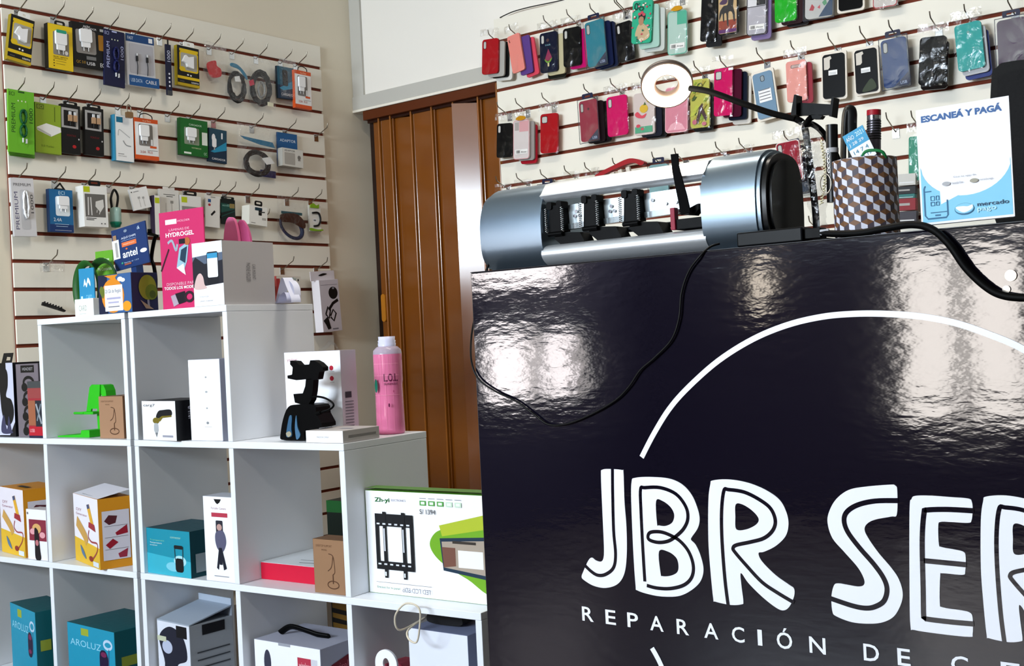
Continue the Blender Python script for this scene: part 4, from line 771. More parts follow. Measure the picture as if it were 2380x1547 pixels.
def fruit(W, Ht):
    b = MB(); b.marks(W, Ht, [('c', .5, .62, .2, .1, 'd8b030'), ('p', [(.48, .7), (.55, .78), (.62, .7)], '5a7a30'), ('ps', [(.06, .5), (.2, .42), (.5, .4), (.62, .5), (.4, .46), (.2, .56)], 'd8485a'), ('r', .06, .05, .9, .2, '58b088'), ('c', .22, .22, .1, .04, 'd04858'), ('c', .42, .14, .08, .03, 'd04858'), ('c', .75, .8, .1, .05, 'd8c040')], -.001); return ('pineapple_print', b)
R_case('clear phone case with pineapple and flamingo float print', (1472, 219), (1520, 209), (1474, 316), 'd4c4bf', None, 1, d=.045, extra=(fruit,), behind=[(.024, -.008, 0, '2a2c3c', 'dark phone case behind the pineapple print case'), (.034, -.013, 0, '16161c', 'black phone case edge at the back behind the pineapple print case')])
R_case('pink glitter phone case hanging just below the ring lamp', (1546, 205), (1598, 196), (1546, 310), 'd8899a', None, None, d=.035, rough=.15, rim='e6b2b8', marks=[('p', [(.1, .05), (.9, .05), (.75, .18), (.5, .24), (.25, .18)], 'e8a8b4')])
def leaves(W, Ht):
    b = MB(); rnd = random.Random(8); L = []
    for i in range(26):
        x, z, s = rnd.uniform(.1, .9), rnd.uniform(.1, .95), rnd.uniform(.08, .2)
        L.append(('p', [(x - s, z - s * .3), (x, z + s * .35), (x + s, z + s * .2), (x, z - s * .3)], rnd.choice(['8fa824', 'c2c84a', '4f6a1c', 'd8d47a', 'b8a83a'])))
    L += [('p', [(.3, .1), (.5, .42), (.66, .5), (.72, .36), (.9, .2), (.82, .12), (.6, .3), (.45, .08)], '5a3a38'), ('c', .25, .12, .12, .05, 'c86a7a'), ('c', .75, .07, .12, .04, 'c86a7a'), ('o', .55, .86, .12, .05, .03, '3a4a18')]
    b.marks(W, Ht, L, -.001); return ('leaf_print', b)
R_case('yellow green phone case with leafy print right of the ring lamp', (1604, 187), (1648, 180), (1605, 299), 'c2c05a', None, 1, d=.035, extra=(leaves,), behind=[(.006, -.012, 0, '1c1a1a', 'dark phone case edge under the leafy print case')])
R_case('hot pink phone case behind the lamp arm on the middle row', (1660, 161), (1702, 153), (1659, 271), 'cf0f60', 'sq', 1, d=.05, rough=.2, extra=(white_lab(.8, .94, 1.05, .99, 1),), behind=[(.03, -.006, 0, '5a1030', 'wine phone case behind the hot pink one behind the lamp arm'), (.046, -.016, 0, '1a2238', 'navy phone case behind the wine one behind the lamp arm'), (.056, -.03, 0, 'd8d2ca', 'clear phone case at the back behind the lamp arm')])
R_case('light blue phone case hanging askew in a clear pack with a white price label', (1748, 175), (1793, 165), (1763, 279), '7c9cb8', 'ctr', 1, 'tray', d=.04, extra=(white_lab(.2, .35, .85, .62, 4),))
R_case('peach pink phone case with a wide camera hole on the middle row', (1826, 145), (1872, 137), (1830, 239), 'e39a90', 'h', 1, d=.04, behind=[(.016, -.010, 0, 'a83a48', 'dark red phone case behind the peach pink one')])
R_case('black phone case with white sticker in a cream tray, left one of the two alike', (1911, 129), (1962, 120), (1913, 231), DK, 's', 1, 'tray', d=.035, extra=(white_lab(.28, .52, .68, .63, 2),))
R_case('black phone case with white sticker in a cream tray, beside the blue boxed case', (1985, 119), (2036, 111), (1990, 219), DK, 's', 1, 'tray', d=.035, extra=(white_lab(.28, .46, .7, .57, 2), lambda W, Ht: ('green_leaf_card', MB().marks(W, Ht, [('ps', [(.3, .03), (.5, .2), (.75, .3), (.95, .1), (.7, .03)], '33451f')], -.001))))
R_case('shiny blue phone case in a clear box with navy hanging tab', (2046, 96), (2105, 83), (2055, 207), '32508e', 'v', 1, 'box', d=.04, rough=.12, extra=(navy_tri,))
R_case('glossy black phone case wrapped in clear film on the middle row', (2138, 88), (2200, 80), (2134, 199), '08080a', None, 1, d=.05, rough=.08, behind=[(.004, -.014, 0, '221a18', 'dark phone case edge under the glossy black wrapped one')])
R_case('bright turquoise phone case hanging furthest right but one on the middle row', (2217, 61), (2279, 48), (2228, 168), '2fb0ac', 'dot', 1, d=.05, behind=[(.008, -.014, 0, 'c8c8cc', 'clear phone case edge under the bright turquoise one'), (.012, -.026, 0, '3a4a98', 'blue phone case edge lowest under the bright turquoise one')])
R_case('purple phone case in a clear box above the black chair back', (2316, 50), (2385, 36), (2322, 178), '4c1d50', None, 1, 'box', d=.04, rough=.08)
# --- lower row, mostly hidden by the machine
def crumple(label, tl, tr, bl, colr, d=.03, row=2, hk=True, c2=None):
    X, W, Ht = frame('R', tl, tr, bl, d)
    ps = [('case', case_mesh(W * .85, Ht * .9, .008, colr, None), .002), ('plastic_bag', sheet(W, Ht, .02, CRINK, y=-.006, seed=int(W * 1e4), amp=.014))]
    thing('bagged_case', label, 'phone case', X, ps, GR)
    if hk: hookat('R', row, X, W, Ht, hlab(label), L=.075, rise=.028)
crumple('pale phone case in a crumpled bag showing left above the cutting machine', (1152, 440), (1192, 432), (1152, 520), 'e4ded2')
crumple('pale bagged phone case poking over the machine beside the navy tab', (1198, 430), (1240, 422), (1198, 510), 'd8d4ca')
R_case('boxed phone case whose navy hanging tab shows over the cutting machine', (1252, 432), (1292, 424), (1252, 520), '22263c', None, 2, 'box', d=.03)
crumple('bagged cream phone case over the machine left of the red brush', (1310, 412), (1350, 404), (1310, 500), 'e6dfc8')
crumple('second bagged cream case over the machine, touching the red brush', (1358, 404), (1396, 396), (1358, 490), 'e2dccb')
# red tool
p = pl('R', 1440, 395, .06); Xr = Matrix.Translation(p) @ Matrix.Rotation(math.radians(-10), 4, 'Y')
rb = MB().prism(V2(smooth([(-.11, -.006), (-.10, .012), (-.02, .022), (.06, .026), (.115, -.004), (.10, -.014), (.06, .008), (-.06, .002), (-.10, -.014)])), -.012, .012, 'b01420')
br_ = MB()
for i in range(4): br_.box(-.075 + i * .035, -.058 + i * .035, -.006, .006, -.03, .0, 'd8cfc4')
thing('hand_tool', 'red plastic tool with a raised handle hanging above the cutting machine', 'tool', Xr, [('handle', rb, .003), ('light_studs', br_, .001), ('lower_bar', MB().box(-.09, .085, -.008, .008, -.04, -.028, '6a1418'), .002)], None)
hook('R', pl('R', 1452, 400).x, RZ[2], 'steel hook holding the red plastic tool', L=.075, rise=.028)
R_case('pale blue topped boxed phone case peeking over the cutting machine', (1508, 384), (1552, 378), (1510, 470), '9cc4c8', None, 2, 'box', d=.03)
crumple('bagged phone case over the right part of the machine, left one', (1660, 362), (1700, 355), (1660, 440), 'd6d0c8')
crumple('bagged phone case over the right part of the machine, right one', (1712, 352), (1756, 345), (1712, 440), 'cfcac4')
hook('R', pl('R', 1595, 372).x, RZ[2], 'steel hook standing right of the black strap above the machine', L=.075, rise=.028)
R_case('dark red phone case with white rim hanging right of the cutting machine', (1802, 334), (1857, 326), (1812, 428), 'a5142c', 'v', 2, d=.05, rim='e6dad4', style='bag', marks=[('r', .3, .5, .62, .505, 'c8505c'), ('r', .36, .47, .56, .475, 'c8505c')])
R_case('dark boxed phone case behind the dark red one right of the machine', (1822, 345), (1868, 337), (1832, 452), '16344c', None, None, 'box', d=.02)
hook('R', pl('R', 1905, 520).x, RZ[3] + .0, 'steel hook low behind the gooseneck clamp', L=.08)
hook('R', pl('R', 2082, 300).x, RZ[2], 'empty steel hook between the pen cup tools and the payment sign', L=.075, rise=.035)
# boxed goods seen low between cup and sign
for i, (lab, tl, tr, bl, c_) in enumerate([('clear pack hanging highest between the pen cup and the payment sign', (2086, 405), (2128, 400), (2086, 432), 'd4d2cc'), ('black pack between the pen cup and the payment sign', (2084, 434), (2128, 430), (2084, 452), '141318'), ('teal pack edge between the pen cup and the payment sign', (2086, 452), (2126, 449), (2086, 462), '2f8a86'), ('red pack between the pen cup and the payment sign', (2084, 462), (2128, 459), (2084, 490), 'a01424'), ('dark clear pack lowest between the pen cup and the payment sign', (2082, 492), (2130, 488), (2082, 520), '4a4450')]):
    X, W, Ht = frame('R', tl, tr, bl, .05); b = vis(W, Ht, .02, c_); b.marks(W, Ht, [('r', .1, .4, .7, .6, 'b8b4b0')] if i in (1, 3) else [('r', .1, .2, .9, .3, 'e4e4e4')])
    thing('accessory_pack', lab, 'pack', X, [('pack', b, .001)], 'small packs behind the pen cup')
R_case('green phone case edge showing beside the payment sign', (2112, 318), (2150, 312), (2112, 420), '3aa080', None, 2, d=.03)
# dark device peeking over the sign
# thin wire along the wall above the panel
pts = [pl('R', *q, .004) for q in ((1162, 41), (1190, 28), (1225, 18), (1262, 10), (1300, 2), (1345, -10), (1420, -30))]
thing('wall_cord', 'thin black cord running up along the top edge of the rear slatted panel', 'cord', Matrix.Identity(4), [('cord', MB().tube(smooth(pts, False), .0022, '2a2622', 6))])
# ------------------------------------------------------------------ on the counter
def py_(px, py, y): return pl('Y', px, py, y)
RX = Matrix.Rotation(math.radians(90), 4, 'Z')      # prism axis y -> world -x
yf = 1.957
xa, xb, xc, xe = py_(1146, 560, yf + .05).x, py_(1258, 560, yf).x, py_(1632, 520, yf).x, py_(1756, 470, yf).x
hz = py_(1520, 385, yf + .045).z - CT
print('PRINTER', xa, xb, xc, xe, hz)
D_ = .17
def prof(s=1.0, zo=0.0, top=1.0):
    pts = [(.045, 0), (.02, .012), (.004, .04), (0, .09), (.004, .13), (.018, .165), (.04, .185), (.075, .196), (.13, .192), (.16, .17), (.17, .12), (.17, .04), (.155, 0)]
    return [(D_ / 2 + (p[0] - .085) * s, (p[1] * hz / .196 - hz / 2) * s + hz / 2 + zo) for p in smooth(pts[:-1] + [pts[-1]], True, 4)]
XP = Matrix.Translation((0, yf, CT))
capm = mat('8292a0', 0.3, 0.9); alu = mat('e2e6ea', 0.3, 0.7); endm = mat('0c0e11', 0.3)
def ext(b, pts, x0, x1, m, sm=True): b.prism(pts, -x1, -x0, m, RX, sm=sm); return b
def bar(z0, z1, y0, y1):
    return rrect(y0, z0, y1, z1, .012, 4)
lc = ext(MB(), prof(), xa + .015, xb, capm); ext(lc, prof(.93), xa, xa + .015, capm)
rc = ext(MB(), prof(1.03), xc, xe, capm); ext(rc, prof(.98), xe, xe + .008, capm)
ep = ext(MB(), prof(.93), xe + .008, xe + .018, endm); ext(ep, prof(.8), xe + .018, xe + .024, endm)
zu0 = py_(1440, 443, yf).z - CT; zl1 = py_(1440, 548, yf).z - CT
ub = ext(MB(), [(.02, zu0), (.006, zu0 + .012), (.012, hz - .03), (.03, hz - .008), (.055, hz - .002), (.09, hz - .004), (.10, hz - .02), (.10, hz - .028), (.03, hz - .034), (.026, zu0 + .004)], xb - .004, xc + .004, alu)
lb = ext(MB(), V2(smooth([(.05, 0), (.02, .008), (.004, zl1 * .5), (.01, zl1 - .006), (.04, zl1), (.11, zl1), (.12, .004)])), xb - .004, xc + .004, alu)
def P2(px, py, y=yf + .03): q = py_(px, py, y); return (q.x, q.z - CT)
plate = MB().prism([P2(1252, 487), P2(1330, 472), P2(1625, 428), P2(1625, 470), P2(1330, 520), P2(1252, 535)], .045, .05, mat('c9d3d8', .3, .6))
rail = MB().prism([P2(1300, 522), P2(1625, 472), P2(1625, 486), P2(1300, 535)], .038, .052, mat('7e8486', .25, .9))
scr_ = MB()
for q in ((1332, 490), (1339, 500), (1328, 501), (1413, 478), (1420, 489), (1410, 490), (1509, 464), (1540, 472), (1563, 469), (1455, 484), (1256, 480)):
    c = P2(*q); scr_.prism(ell(c[0], c[1], .0035, .0035, 12), .041, .046, CHROME)
parts = [('left_cap', lc, .002), ('right_cap', rc, .002), ('end_cover', ep, .003), ('upper_bar', ub, .001), ('lower_bar', lb, .001), ('back_plate', plate, .001), ('guide_rail', rail, .001), ('screws', scr_)]
parts.append(('inner_shaft', MB().tube([(xb, .07, zl1 + .018), (xc, .07, zl1 + .018)], .006, mat('2a2c30', .3, .6))))
for (cx, cy) in ((1292, 506), (1373, 492), (1467, 480)):
    c = P2(cx, cy, yf + .02); r = MB(); w = .018
    r.prism([(c[0] - w, c[1] - .03), (c[0] + w, c[1] - .03), (c[0] + w * .8, c[1] + .026), (c[0] - w * .8, c[1] + .026)], .018, .045, BLACK)
    r.prism(rrect(c[0] - w * 1.05, c[1] + .018, c[0] - w * .35, c[1] + .034, .004), .014, .04, BLACK).prism(rrect(c[0] + w * .35, c[1] + .018, c[0] + w * 1.05, c[1] + .034, .004), .014, .04, BLACK)
    r.tube([(c[0] - w, .016, c[1] - .034), (c[0] + w, .016, c[1] - .034)], .005, BLACK)
    ft = MB().prism([(c[0] - .01, c[1] - .03), (c[0] + .058, c[1] - .035), (c[0] + .066, c[1] - .05), (c[0] + .075, c[1] - .066), (c[0] + .02, c[1] - .066), (c[0] - .006, c[1] - .045)], .022, .06, BLACK)
    sp = []
    for sx in (-1, 1):
        s_ = MB(); pts = [(c[0] + sx * w * 1.15 + .003 * math.cos(t), .012 + .003 * math.sin(t), c[1] - .03 + .05 * t / 75.4) for t in [j * .63 for j in range(120)]]
        s_.tube(pts, .0009, CHROME, 5); sp.append(('spring', s_))
    parts.append(('pinch_roller', r, .001, sp)); parts.append(('roller_foot', ft, .002))
cr = MB().box(xc - .075, xc, .02, .06, zl1 + .002, zl1 + .022, BLACK); rd = MB().box(xc - .078, xc - .068, .015, .03, zl1 + .002, zl1 + .045, 'a01838')
parts += [('cutter_carriage', cr, .001), ('red_clip', rd, .001), ('carriage_block', MB().prism([P2(1572, 498, yf + .01), P2(1622, 472, yf + .01), P2(1622, 486, yf + .01), P2(1612, 500, yf + .01)], .012, .03, BLACK), .001)]
def SP(px, py): q = py_(px, py, yf - .004); return (q.x, q.z - CT)
parts.append(('black_strap', MB().prism([SP(1585, 500), SP(1606, 492), SP(1598, 455), SP(1588, 420), SP(1579, 385), SP(1577, 357), SP(1561, 359), SP(1565, 400), SP(1573, 440)], -.008, -.004, mat('040405', .8, spec=.1)), .0008))
thing('cutting_plotter', 'silver and blue-grey desktop film cutting machine standing on the counter', 'cutting machine', XP, parts)
print('SP', SP(1577,357), hz)
# power supply and thick cable
q0, q1 = py_(1712, 560, 1.905), py_(1864, 535, 1.905)
ps = MB().box(0, q1.x - q0.x, 0, .046, 0, py_(1712, 541, 1.905).z - CT, mat('0a0b10', .4, spec=.12)); 
con = MB().box(q1.x - q0.x, q1.x - q0.x + .03, .008, .034, .004, .022, BLACK).box(q1.x - q0.x + .028, q1.x - q0.x + .045, .008, .012, .008, .018, 'b8bac0')
thing('power_adapter', 'flat black power brick lying on the counter edge at the right end of the machine', 'power adapter', Matrix.Translation((q0.x, 1.905, CT)), [('brick', ps, .003), ('connector', con, .001)])
def path(lst): return smooth([py_(a, b, c) for a, b, c in lst], False, 8)
cb = MB().tube(path([(1893, 540, 1.921), (1940, 543, 1.915), (2000, 541, 1.907), (2060, 530, 1.90), (2120, 522, 1.892), (2165, 532, 1.886), (2205, 566, 1.884), (2245, 622, 1.884), (2290, 665, 1.884), (2330, 686, 1.884), (2385, 692, 1.884), (2480, 690, 1.884)]), .0062, mat('040405', .55, spec=.1), 12)
thing('power_cable', 'thick black power cable running over the counter edge and drooping to the right', 'cable', Matrix.Identity(4), [('cable', cb)])
cb = MB().tube(path([(1672, 566, 1.92), (1650, 574, 1.905), (1625, 597, 1.894), (1600, 632, 1.894), (1584, 680, 1.894), (1578, 740, 1.894), (1560, 790, 1.894), (1520, 832, 1.894), (1488, 860, 1.894), (1462, 898, 1.894), (1430, 930, 1.894), (1375, 962, 1.894), (1320, 984, 1.894), (1275, 986, 1.894), (1240, 962, 1.894), (1200, 932, 1.894), (1150, 908, 1.894), (1112, 880, 1.894), (1096, 840, 1.90), (1095, 790, 1.93), (1103, 740, 1.96), (1118, 690, 1.97)]), .0021, mat('050506', .45, spec=.2), 8)
thing('thin_cable', 'thin black cable looping down across the front of the counter', 'cable', Matrix.Identity(4), [('cable', cb)])
cb = MB().tube(path([(1128, 640, 1.98), (1134, 618, 1.98), (1145, 604, 1.98), (1158, 597, 1.98)]), .0026, mat('050506', .45, spec=.2), 8)
thing('machine_cord', 'short black cord leaving the left end of the cutting machine', 'cable', Matrix.Identity(4), [('cord', cb)])
q0 = py_(1150, 625, 2.03)
thing('blue_box', 'small blue box peeking out under the left end of the cutting machine', 'box', Matrix.Translation((q0.x, 2.0 + .085, CT)), [('box', MB().box(0, .04, .02, .06, 0, .022, '2a5ea8').box(-.004, 0, .02, .06, 0, .02, 'dfe4ea'), .001)])
# ------------------------------------------------------------------ ring lamp on a gooseneck with a phone holder
ly = 2.08
lc_ = py_(1550, 199, ly); view = (CO - lc_).normalized()
nrm = (view + Vector((0, 0, -.72))).normalized()
rt = nrm.cross(Vector((0, 0, 1))).normalized() * -1; upv = nrm.cross(rt) * 1
XR_ = Matrix((rt, nrm.cross(rt), nrm)).transposed().to_4x4(); XR_.translation = lc_
ri, ro = .0235, .0535
ringb = MB().lathe([(ri, -.016), (ro - .004, -.016), (ro, -.012), (ro, .0), (ro - .003, .001), (ri + .003, .001), (ri, -.001), (ri, -.016)], mat('6b5a50', .4), 48)
ringf = MB().lathe([(ro - .003, .0012), ((ri + ro) / 2, .0035), (ri + .003, .0012)], mat('fff3dc', .5, em=9.0), 48)
neck = MB().tube(path([(1603, 205, ly), (1650, 213, ly), (1720, 238, ly), (1790, 262, ly), (1848, 276, ly)]), .0062, mat('040405', .7, spec=.05), 12)
stem = MB().tube(path([(1852, 277, ly), (1868, 290, ly), (1876, 330, ly), (1882, 380, ly), (1890, 440, ly), (1896, 500, ly), (1898, 545, ly)]), .0066, mat('040405', .7, spec=.05), 12)
arm2 = MB().tube(path([(1900, 266, ly), (1882, 276, ly - .01), (1874, 290, ly - .01), (1886, 288, ly + .01), (1905, 300, ly + .02), (1922, 322, ly + .03), (1945, 365, ly + .04), (1958, 420, ly + .05), (1960, 545, ly + .05)]), .0056, mat('040405', .7, spec=.05), 12)
def LP(px, py): q = py_(px, py, ly - .02); return (q.x, q.z)
clip = MB().prism([LP(1853, 238), LP(1943, 243), LP(1938, 266), LP(1850, 268)][::-1], 0, .012, BLACK).prism([LP(1853, 222), LP(1858, 222), LP(1858, 268), LP(1845, 270)][::-1], -.014, .012, BLACK).prism([LP(1940, 226), LP(1945, 228), LP(1940, 273), LP(1934, 272)][::-1], -.014, .012, BLACK).prism([LP(1885, 266), LP(1912, 268), LP(1906, 276), LP(1888, 276)][::-1], 0, .014, BLACK)
base = py_(1898, 540, ly)
clampb = MB().box(-.03, .03, -.02, .03, 0, .014, BLACK, Matrix.Translation((base.x, base.y, CT)))
root = thing('ring_lamp', 'lit white ring lamp on a black gooseneck with a phone holder, clamped to the counter', 'lamp', Matrix.Translation((0, 0, 0)),
    [('gooseneck', neck), ('stem', stem), ('holder_arm', arm2)], )
hd = part('lamp_head', ringb, root, 0, None, XR_); part('lit_ring', ringf, hd)
part('phone_holder', clip, root, .001, None, Matrix.Translation((0, ly - .02, 0)))
part('clamp', clampb, root, .002)
rl_ = bpy.data.lights.new('ring_lamp_light', 'POINT'); rl_.energy = 2.0; rl_.color = (1, .9, .72); rl_.shadow_soft_size = .04
ro_ = bpy.data.objects.new('ring_lamp_light', rl_); col.objects.link(ro_); ro_.location = lc_ + nrm * .06
# clear wrap around the stem, with a string of beads inside
wrap = MB(); rnd = random.Random(5); cpts = path([(1866, 285, ly), (1880, 330, ly), (1886, 380, ly), (1892, 440, ly), (1898, 500, ly), (1902, 535, ly)])
vs = []; n = 12
for i, p_ in enumerate(cpts):
    f = i / (len(cpts) - 1); rx_ = .014 + .014 * math.sin(math.pi * min(1, f * 1.3)) 
    for j in range(n): a_ = 2 * math.pi * j / n; r_ = rx_ * (1 + rnd.uniform(-.25, .25)); vs.append((p_.x + .004 + r_ * math.cos(a_), p_.y + .8 * r_ * math.sin(a_), p_.z))
fs = [(i * n + j, i * n + (j + 1) % n, (i + 1) * n + (j + 1) % n, (i + 1) * n + j) for i in range(len(cpts) - 1) for j in range(n)]
wrap.add(vs, fs, CRINK, None, True)
bead = MB(); pts = []
for i in range(70):
    f = i / 69; q = py_(1908 + 10 * math.sin(f * 3.1) + 4 * math.sin(i * 1.9), 325 + 150 * f, ly - .012 + .003 * math.cos(i * 1.9)); pts.append(q)
bead.tube(pts, .0014, 'e6dcb8', 5)
thing('clear_wrap', 'crumpled clear plastic sleeve with a pale beaded cord, wrapped round the lamp stem', 'plastic sleeve', Matrix.Identity(4), [('sleeve', wrap), ('beaded_cord', bead)])
# ------------------------------------------------------------------ pen cup
cw = py_(2006, 540, 2.0); cr_ = .0555; XC = Matrix.Translation((cw.x, 2.02, CT)); ch_ = py_(2006, 362, 2.02 - cr_).z - CT
cup = MB().lathe([(0, .002), (cr_ - .004, .002), (cr_ - .004, ch_ - .002), (cr_ - .001, ch_), (cr_, ch_), (cr_, 0), (0, 0)], mat('8d7f88', .35), 48)
pat = MB(); nW = 16; w_ = 2 * math.pi / nW; e_, t_ = .0105, .011; rp_ = e_ + t_ / 2
def cy(a, z, r=cr_ + .0004): return (r * math.cos(a), r * math.sin(a), z)
k = 0
while True:
    z0 = k * rp_ - .004
    if z0 > ch_ + .01: break
    for i in range(nW):
        a0 = (i + .5 * (k % 2)) * w_; c_ = lambda z: max(.0005, min(ch_ - .0005, z))
        L0, C0, R0 = a0, a0 + w_ / 2, a0 + w_
        pat.add([cy(L0, c_(z0 + t_ / 2)), cy(C0, c_(z0)), cy(C0, c_(z0 + e_)), cy(L0, c_(z0 + e_ + t_ / 2))], [(0, 1, 2, 3)], 'd3d4e2')
        pat.add([cy(C0, c_(z0)), cy(R0, c_(z0 + t_ / 2)), cy(R0, c_(z0 + e_ + t_ / 2)), cy(C0, c_(z0 + e_))], [(0, 1, 2, 3)], '5f5460')
        pat.add([cy(C0, c_(z0 + e_)), cy(R0, c_(z0 + e_ + t_ / 2)), cy(C0, c_(z0 + e_ + t_)), cy(L0, c_(z0 + e_ + t_ / 2))], [(0, 1, 2, 3)], '8a6040')
    k += 1
thing('pen_cup', 'round pen cup with a white, grey and brown cube pattern standing on the counter', 'cup', XC, [('cup', cup), ('cube_pattern', pat)])
def rod(name, label, cat, a, b_, r, m, y0, caps=()):
    A, B = py_(*a, y0), py_(*b_, y0); ps_ = [('barrel', MB().tube([A, B], r, m, 14))]
    for nm, f0, f1, rr, mm in caps: ps_.append((nm, MB().tube([A.lerp(B, f0), A.lerp(B, f1)], rr, mm, 14)))
    return thing(name, label, cat, Matrix.Identity(4), ps_)
rod('marker_pen', 'thick black marker standing at the left of the pen cup', 'marker', (1933, 290), (1936, 470), .0105, mat('0a0a0c', .35), 2.0, [('collar', .3, .36, .0112, 'b8b8bc')])
rod('scraper_pen', 'grey ribbed marker with a red top standing at the right of the pen cup', 'marker', (2031, 262), (2032, 470), .0118, mat('5c5660', .3, .5), 2.03, [('red_cap', -.03, .03, .0122, 'b01428'), ('silver_ring', .035, .075, .012, CHROME)] + [('black_rib', .09 + .028 * i, .105 + .028 * i, .0124, '0b0b0d') for i in range(8)])
lp = MB(); lp.tube(path([(1964, 470, 2.02), (1960, 380, 2.02), (1962, 290, 2.02), (1966, 258, 2.02), (1974, 252, 2.02), (1980, 262, 2.02), (1980, 300, 2.02), (1984, 380, 2.02), (1984, 470, 2.02)]), .0042, mat('0a0a0b', .5), 8, sy=2.2)
thing('cable_strap', 'black doubled strap standing up in the middle of the pen cup', 'strap', Matrix.Identity(4), [('strap', lp)])
def face(kind, pts, d, T_, m): 
    q = [pl(kind, *p_, d) for p_ in pts]; return q
Xc_, W, Ht = frame('Y', (1958, 318), (2002, 285), (1990, 385), 1.985)
bb = vis(W, Ht, .0012, 'e9eef2'); bb.marks(W, Ht, [('r', .0, .5, 1, 1, '2f9ccb'), ('t', '2021', .55, .78, .92, .92, 'd5eef8'), ('t', 'AÑO', .08, .76, .45, .92, WH), ('t', 'J 28 29', .1, .56, .8, .68, WH), ('t', '14 7 4', .15, .3, .85, .42, '4a8fb0'), ('t', '5 12 19', .15, .1, .85, .22, '4a8fb0')])
thing('calendar_card', 'small blue and white calendar card tucked aslant in the pen cup', 'card', Xc_, [('card', bb)])
gw = MB().tube(path([(2000, 375, 1.99), (2010, 354, 1.985), (2030, 349, 1.985), (2052, 354, 1.99), (2060, 375, 2.0)]), .0028, '1a8a48', 8)
thing('green_wire', 'green wire arching over the rim of the pen cup', 'wire', Matrix.Identity(4), [('wire', gw)])
kr = MB().tube([py_(1919 + 13 * math.cos(t), 427 + 23 * math.sin(t), 1.955) for t in [2 * math.pi * j / 24 for j in range(24)]], .0015, STEEL, 6, closed=True)
kc = MB()
for i in range(5): kc.tube([py_(1925 + 2.5 * math.cos(t) + .5 * i, 352 + i * 11 + 6 * math.sin(t), 1.955 + .003 * (i % 2)) for t in [2 * math.pi * j / 10 for j in range(10)]], .0012, CHROME, 5, closed=True)
thing('key_ring', 'steel key ring on a short chain hanging at the left of the pen cup', 'key ring', Matrix.Identity(4), [('ring', kr), ('chain', kc)])
# ------------------------------------------------------------------ payment sign
Xs, W, Ht = frame('Y', (2128, 257), (2345, 237), (2142, 524), 1.925)
BL = '7fc6e4'; DB = '1a6f9e'
sg = MB().box(-W / 2, W / 2, 0, .002, -Ht / 2, Ht / 2, 'f4f4fb')
bub = [(0.5 + .5 * math.cos(t), .49 + .345 * math.sin(t)) for t in [math.pi + math.pi * j / 24 for j in range(25)]]
poly = [(.02, .02), (.985, .02), (.985, .50)] + [(max(.03, min(.98, 0.51 + .49 * math.cos(t))), .52 + .30 * math.sin(t)) for t in [2 * math.pi - math.pi * j / 22 for j in range(1, 22)]] + [(.02, .50)]
sg.marks(W, Ht, [('p', poly, BL), ('p', [(.22, .34), (.23, .165), (.46, .24)], 'f4f4fb'), ('t', 'ESCANEÁ Y PAGÁ', .055, .885, .925, .955, '2a64a8', 0, .045),
    ('l', [(.07, .33), (.06, .33), (.05, .31), (.05, .08), (.08, .05), (.28, .05), (.30, .07), (.30, .2)], .018, DB), ('l', [(.05, .285), (.13, .285)], .012, DB), ('l', [(.11, .1), (.3, .1)], .01, DB), ('l', [(.16, .075), (.22, .075)], .016, DB),
    ('l', [(.12, .24), (.16, .24), (.16, .205), (.12, .205), (.12, .24)], .008, DB), ('l', [(.18, .24), (.21, .24), (.21, .205), (.18, .205), (.18, .24)], .008, DB), ('l', [(.12, .19), (.16, .19), (.16, .16), (.12, .16), (.12, .19)], .008, DB), ('l', [(.18, .19), (.21, .19), (.21, .16), (.18, .16), (.18, .19)], .008, DB),
    ('c', .48, .105, .105, .05, DB), ('c', .48, .11, .1, .043, BL), ('ps', [(.39, .125), (.46, .13), (.52, .125), (.57, .135), (.56, .1), (.48, .075), (.42, .095)], 'eef4fa'),
    ('t', 'mercado', .62, .115, .95, .15, '1d4f78', 0, .01), ('t', 'pago', .62, .062, .82, .1, 'bfe6f6', 0, .01),
    ('t', 'Con tu app de', .38, .375, .62, .392, '9a9aa0'), ('c', .3, .335, .045, .018, 'b8b8bc'), ('t', 'mercado libre', .36, .325, .48, .345, '9a9aa0'), ('c', .6, .335, .045, .018, 'b0aa98'), ('t', 'mercado pago', .66, .325, .8, .345, '9a9aa0')])
bk = MB().box(-W / 2 + .004, W / 2 - .004, .012, .014, -Ht / 2, Ht / 2 - .006, 'd8dce4', Matrix.Rotation(-.05, 4, 'X'))
thing('payment_sign', 'white and light blue scan-and-pay card standing on the counter at the right', 'sign', Xs, [('card', sg), ('rear_flap', bk)])
# ------------------------------------------------------------------ chair behind the counter
yc = 2.8
def CH(px, py): q = py_(px, py, yc); return (q.x, q.z)
bo = [CH(2304, 470), CH(2303, 200), CH(2318, 155), CH(2345, 143), CH(2420, 136), CH(2520, 138), CH(2590, 160), CH(2612, 220), CH(2612, 480), CH(2560, 620), CH(2380, 620)]
chm = mat('08080a', .6, bump=.3, bs=200, spec=.15)
bk_ = MB().prism(V2(smooth(bo[::-1], True, 5)), 0, .06, chm)
ib = [CH(2322, 460), CH(2322, 215), CH(2335, 175), CH(2420, 158), CH(2520, 158), CH(2580, 180), CH(2594, 240), CH(2592, 470), CH(2540, 580), CH(2390, 580)]
pad = MB().prism(V2(smooth(ib[::-1], True, 5)), -.018, .0, mat('101014', .65, bump=.3, bs=200, spec=.15))
cxm = (bo[0][0] + bo[8][0]) / 2
seat = MB().prism(rrect(cxm - .25, .46, cxm + .25, .54, .03), -.42, -.02, chm)
post = MB().tube([(cxm, -.21, .10), (cxm, -.21, .46)], .03, CHROME, 14).tube([(cxm, .02, .5), (cxm, .05, .8), (cxm, .045, 1.0)], .022, BLACK, 10)
cp = [('backrest', bk_, .012), ('back_pad', pad, .008), ('seat', seat, .02), ('post', post)]
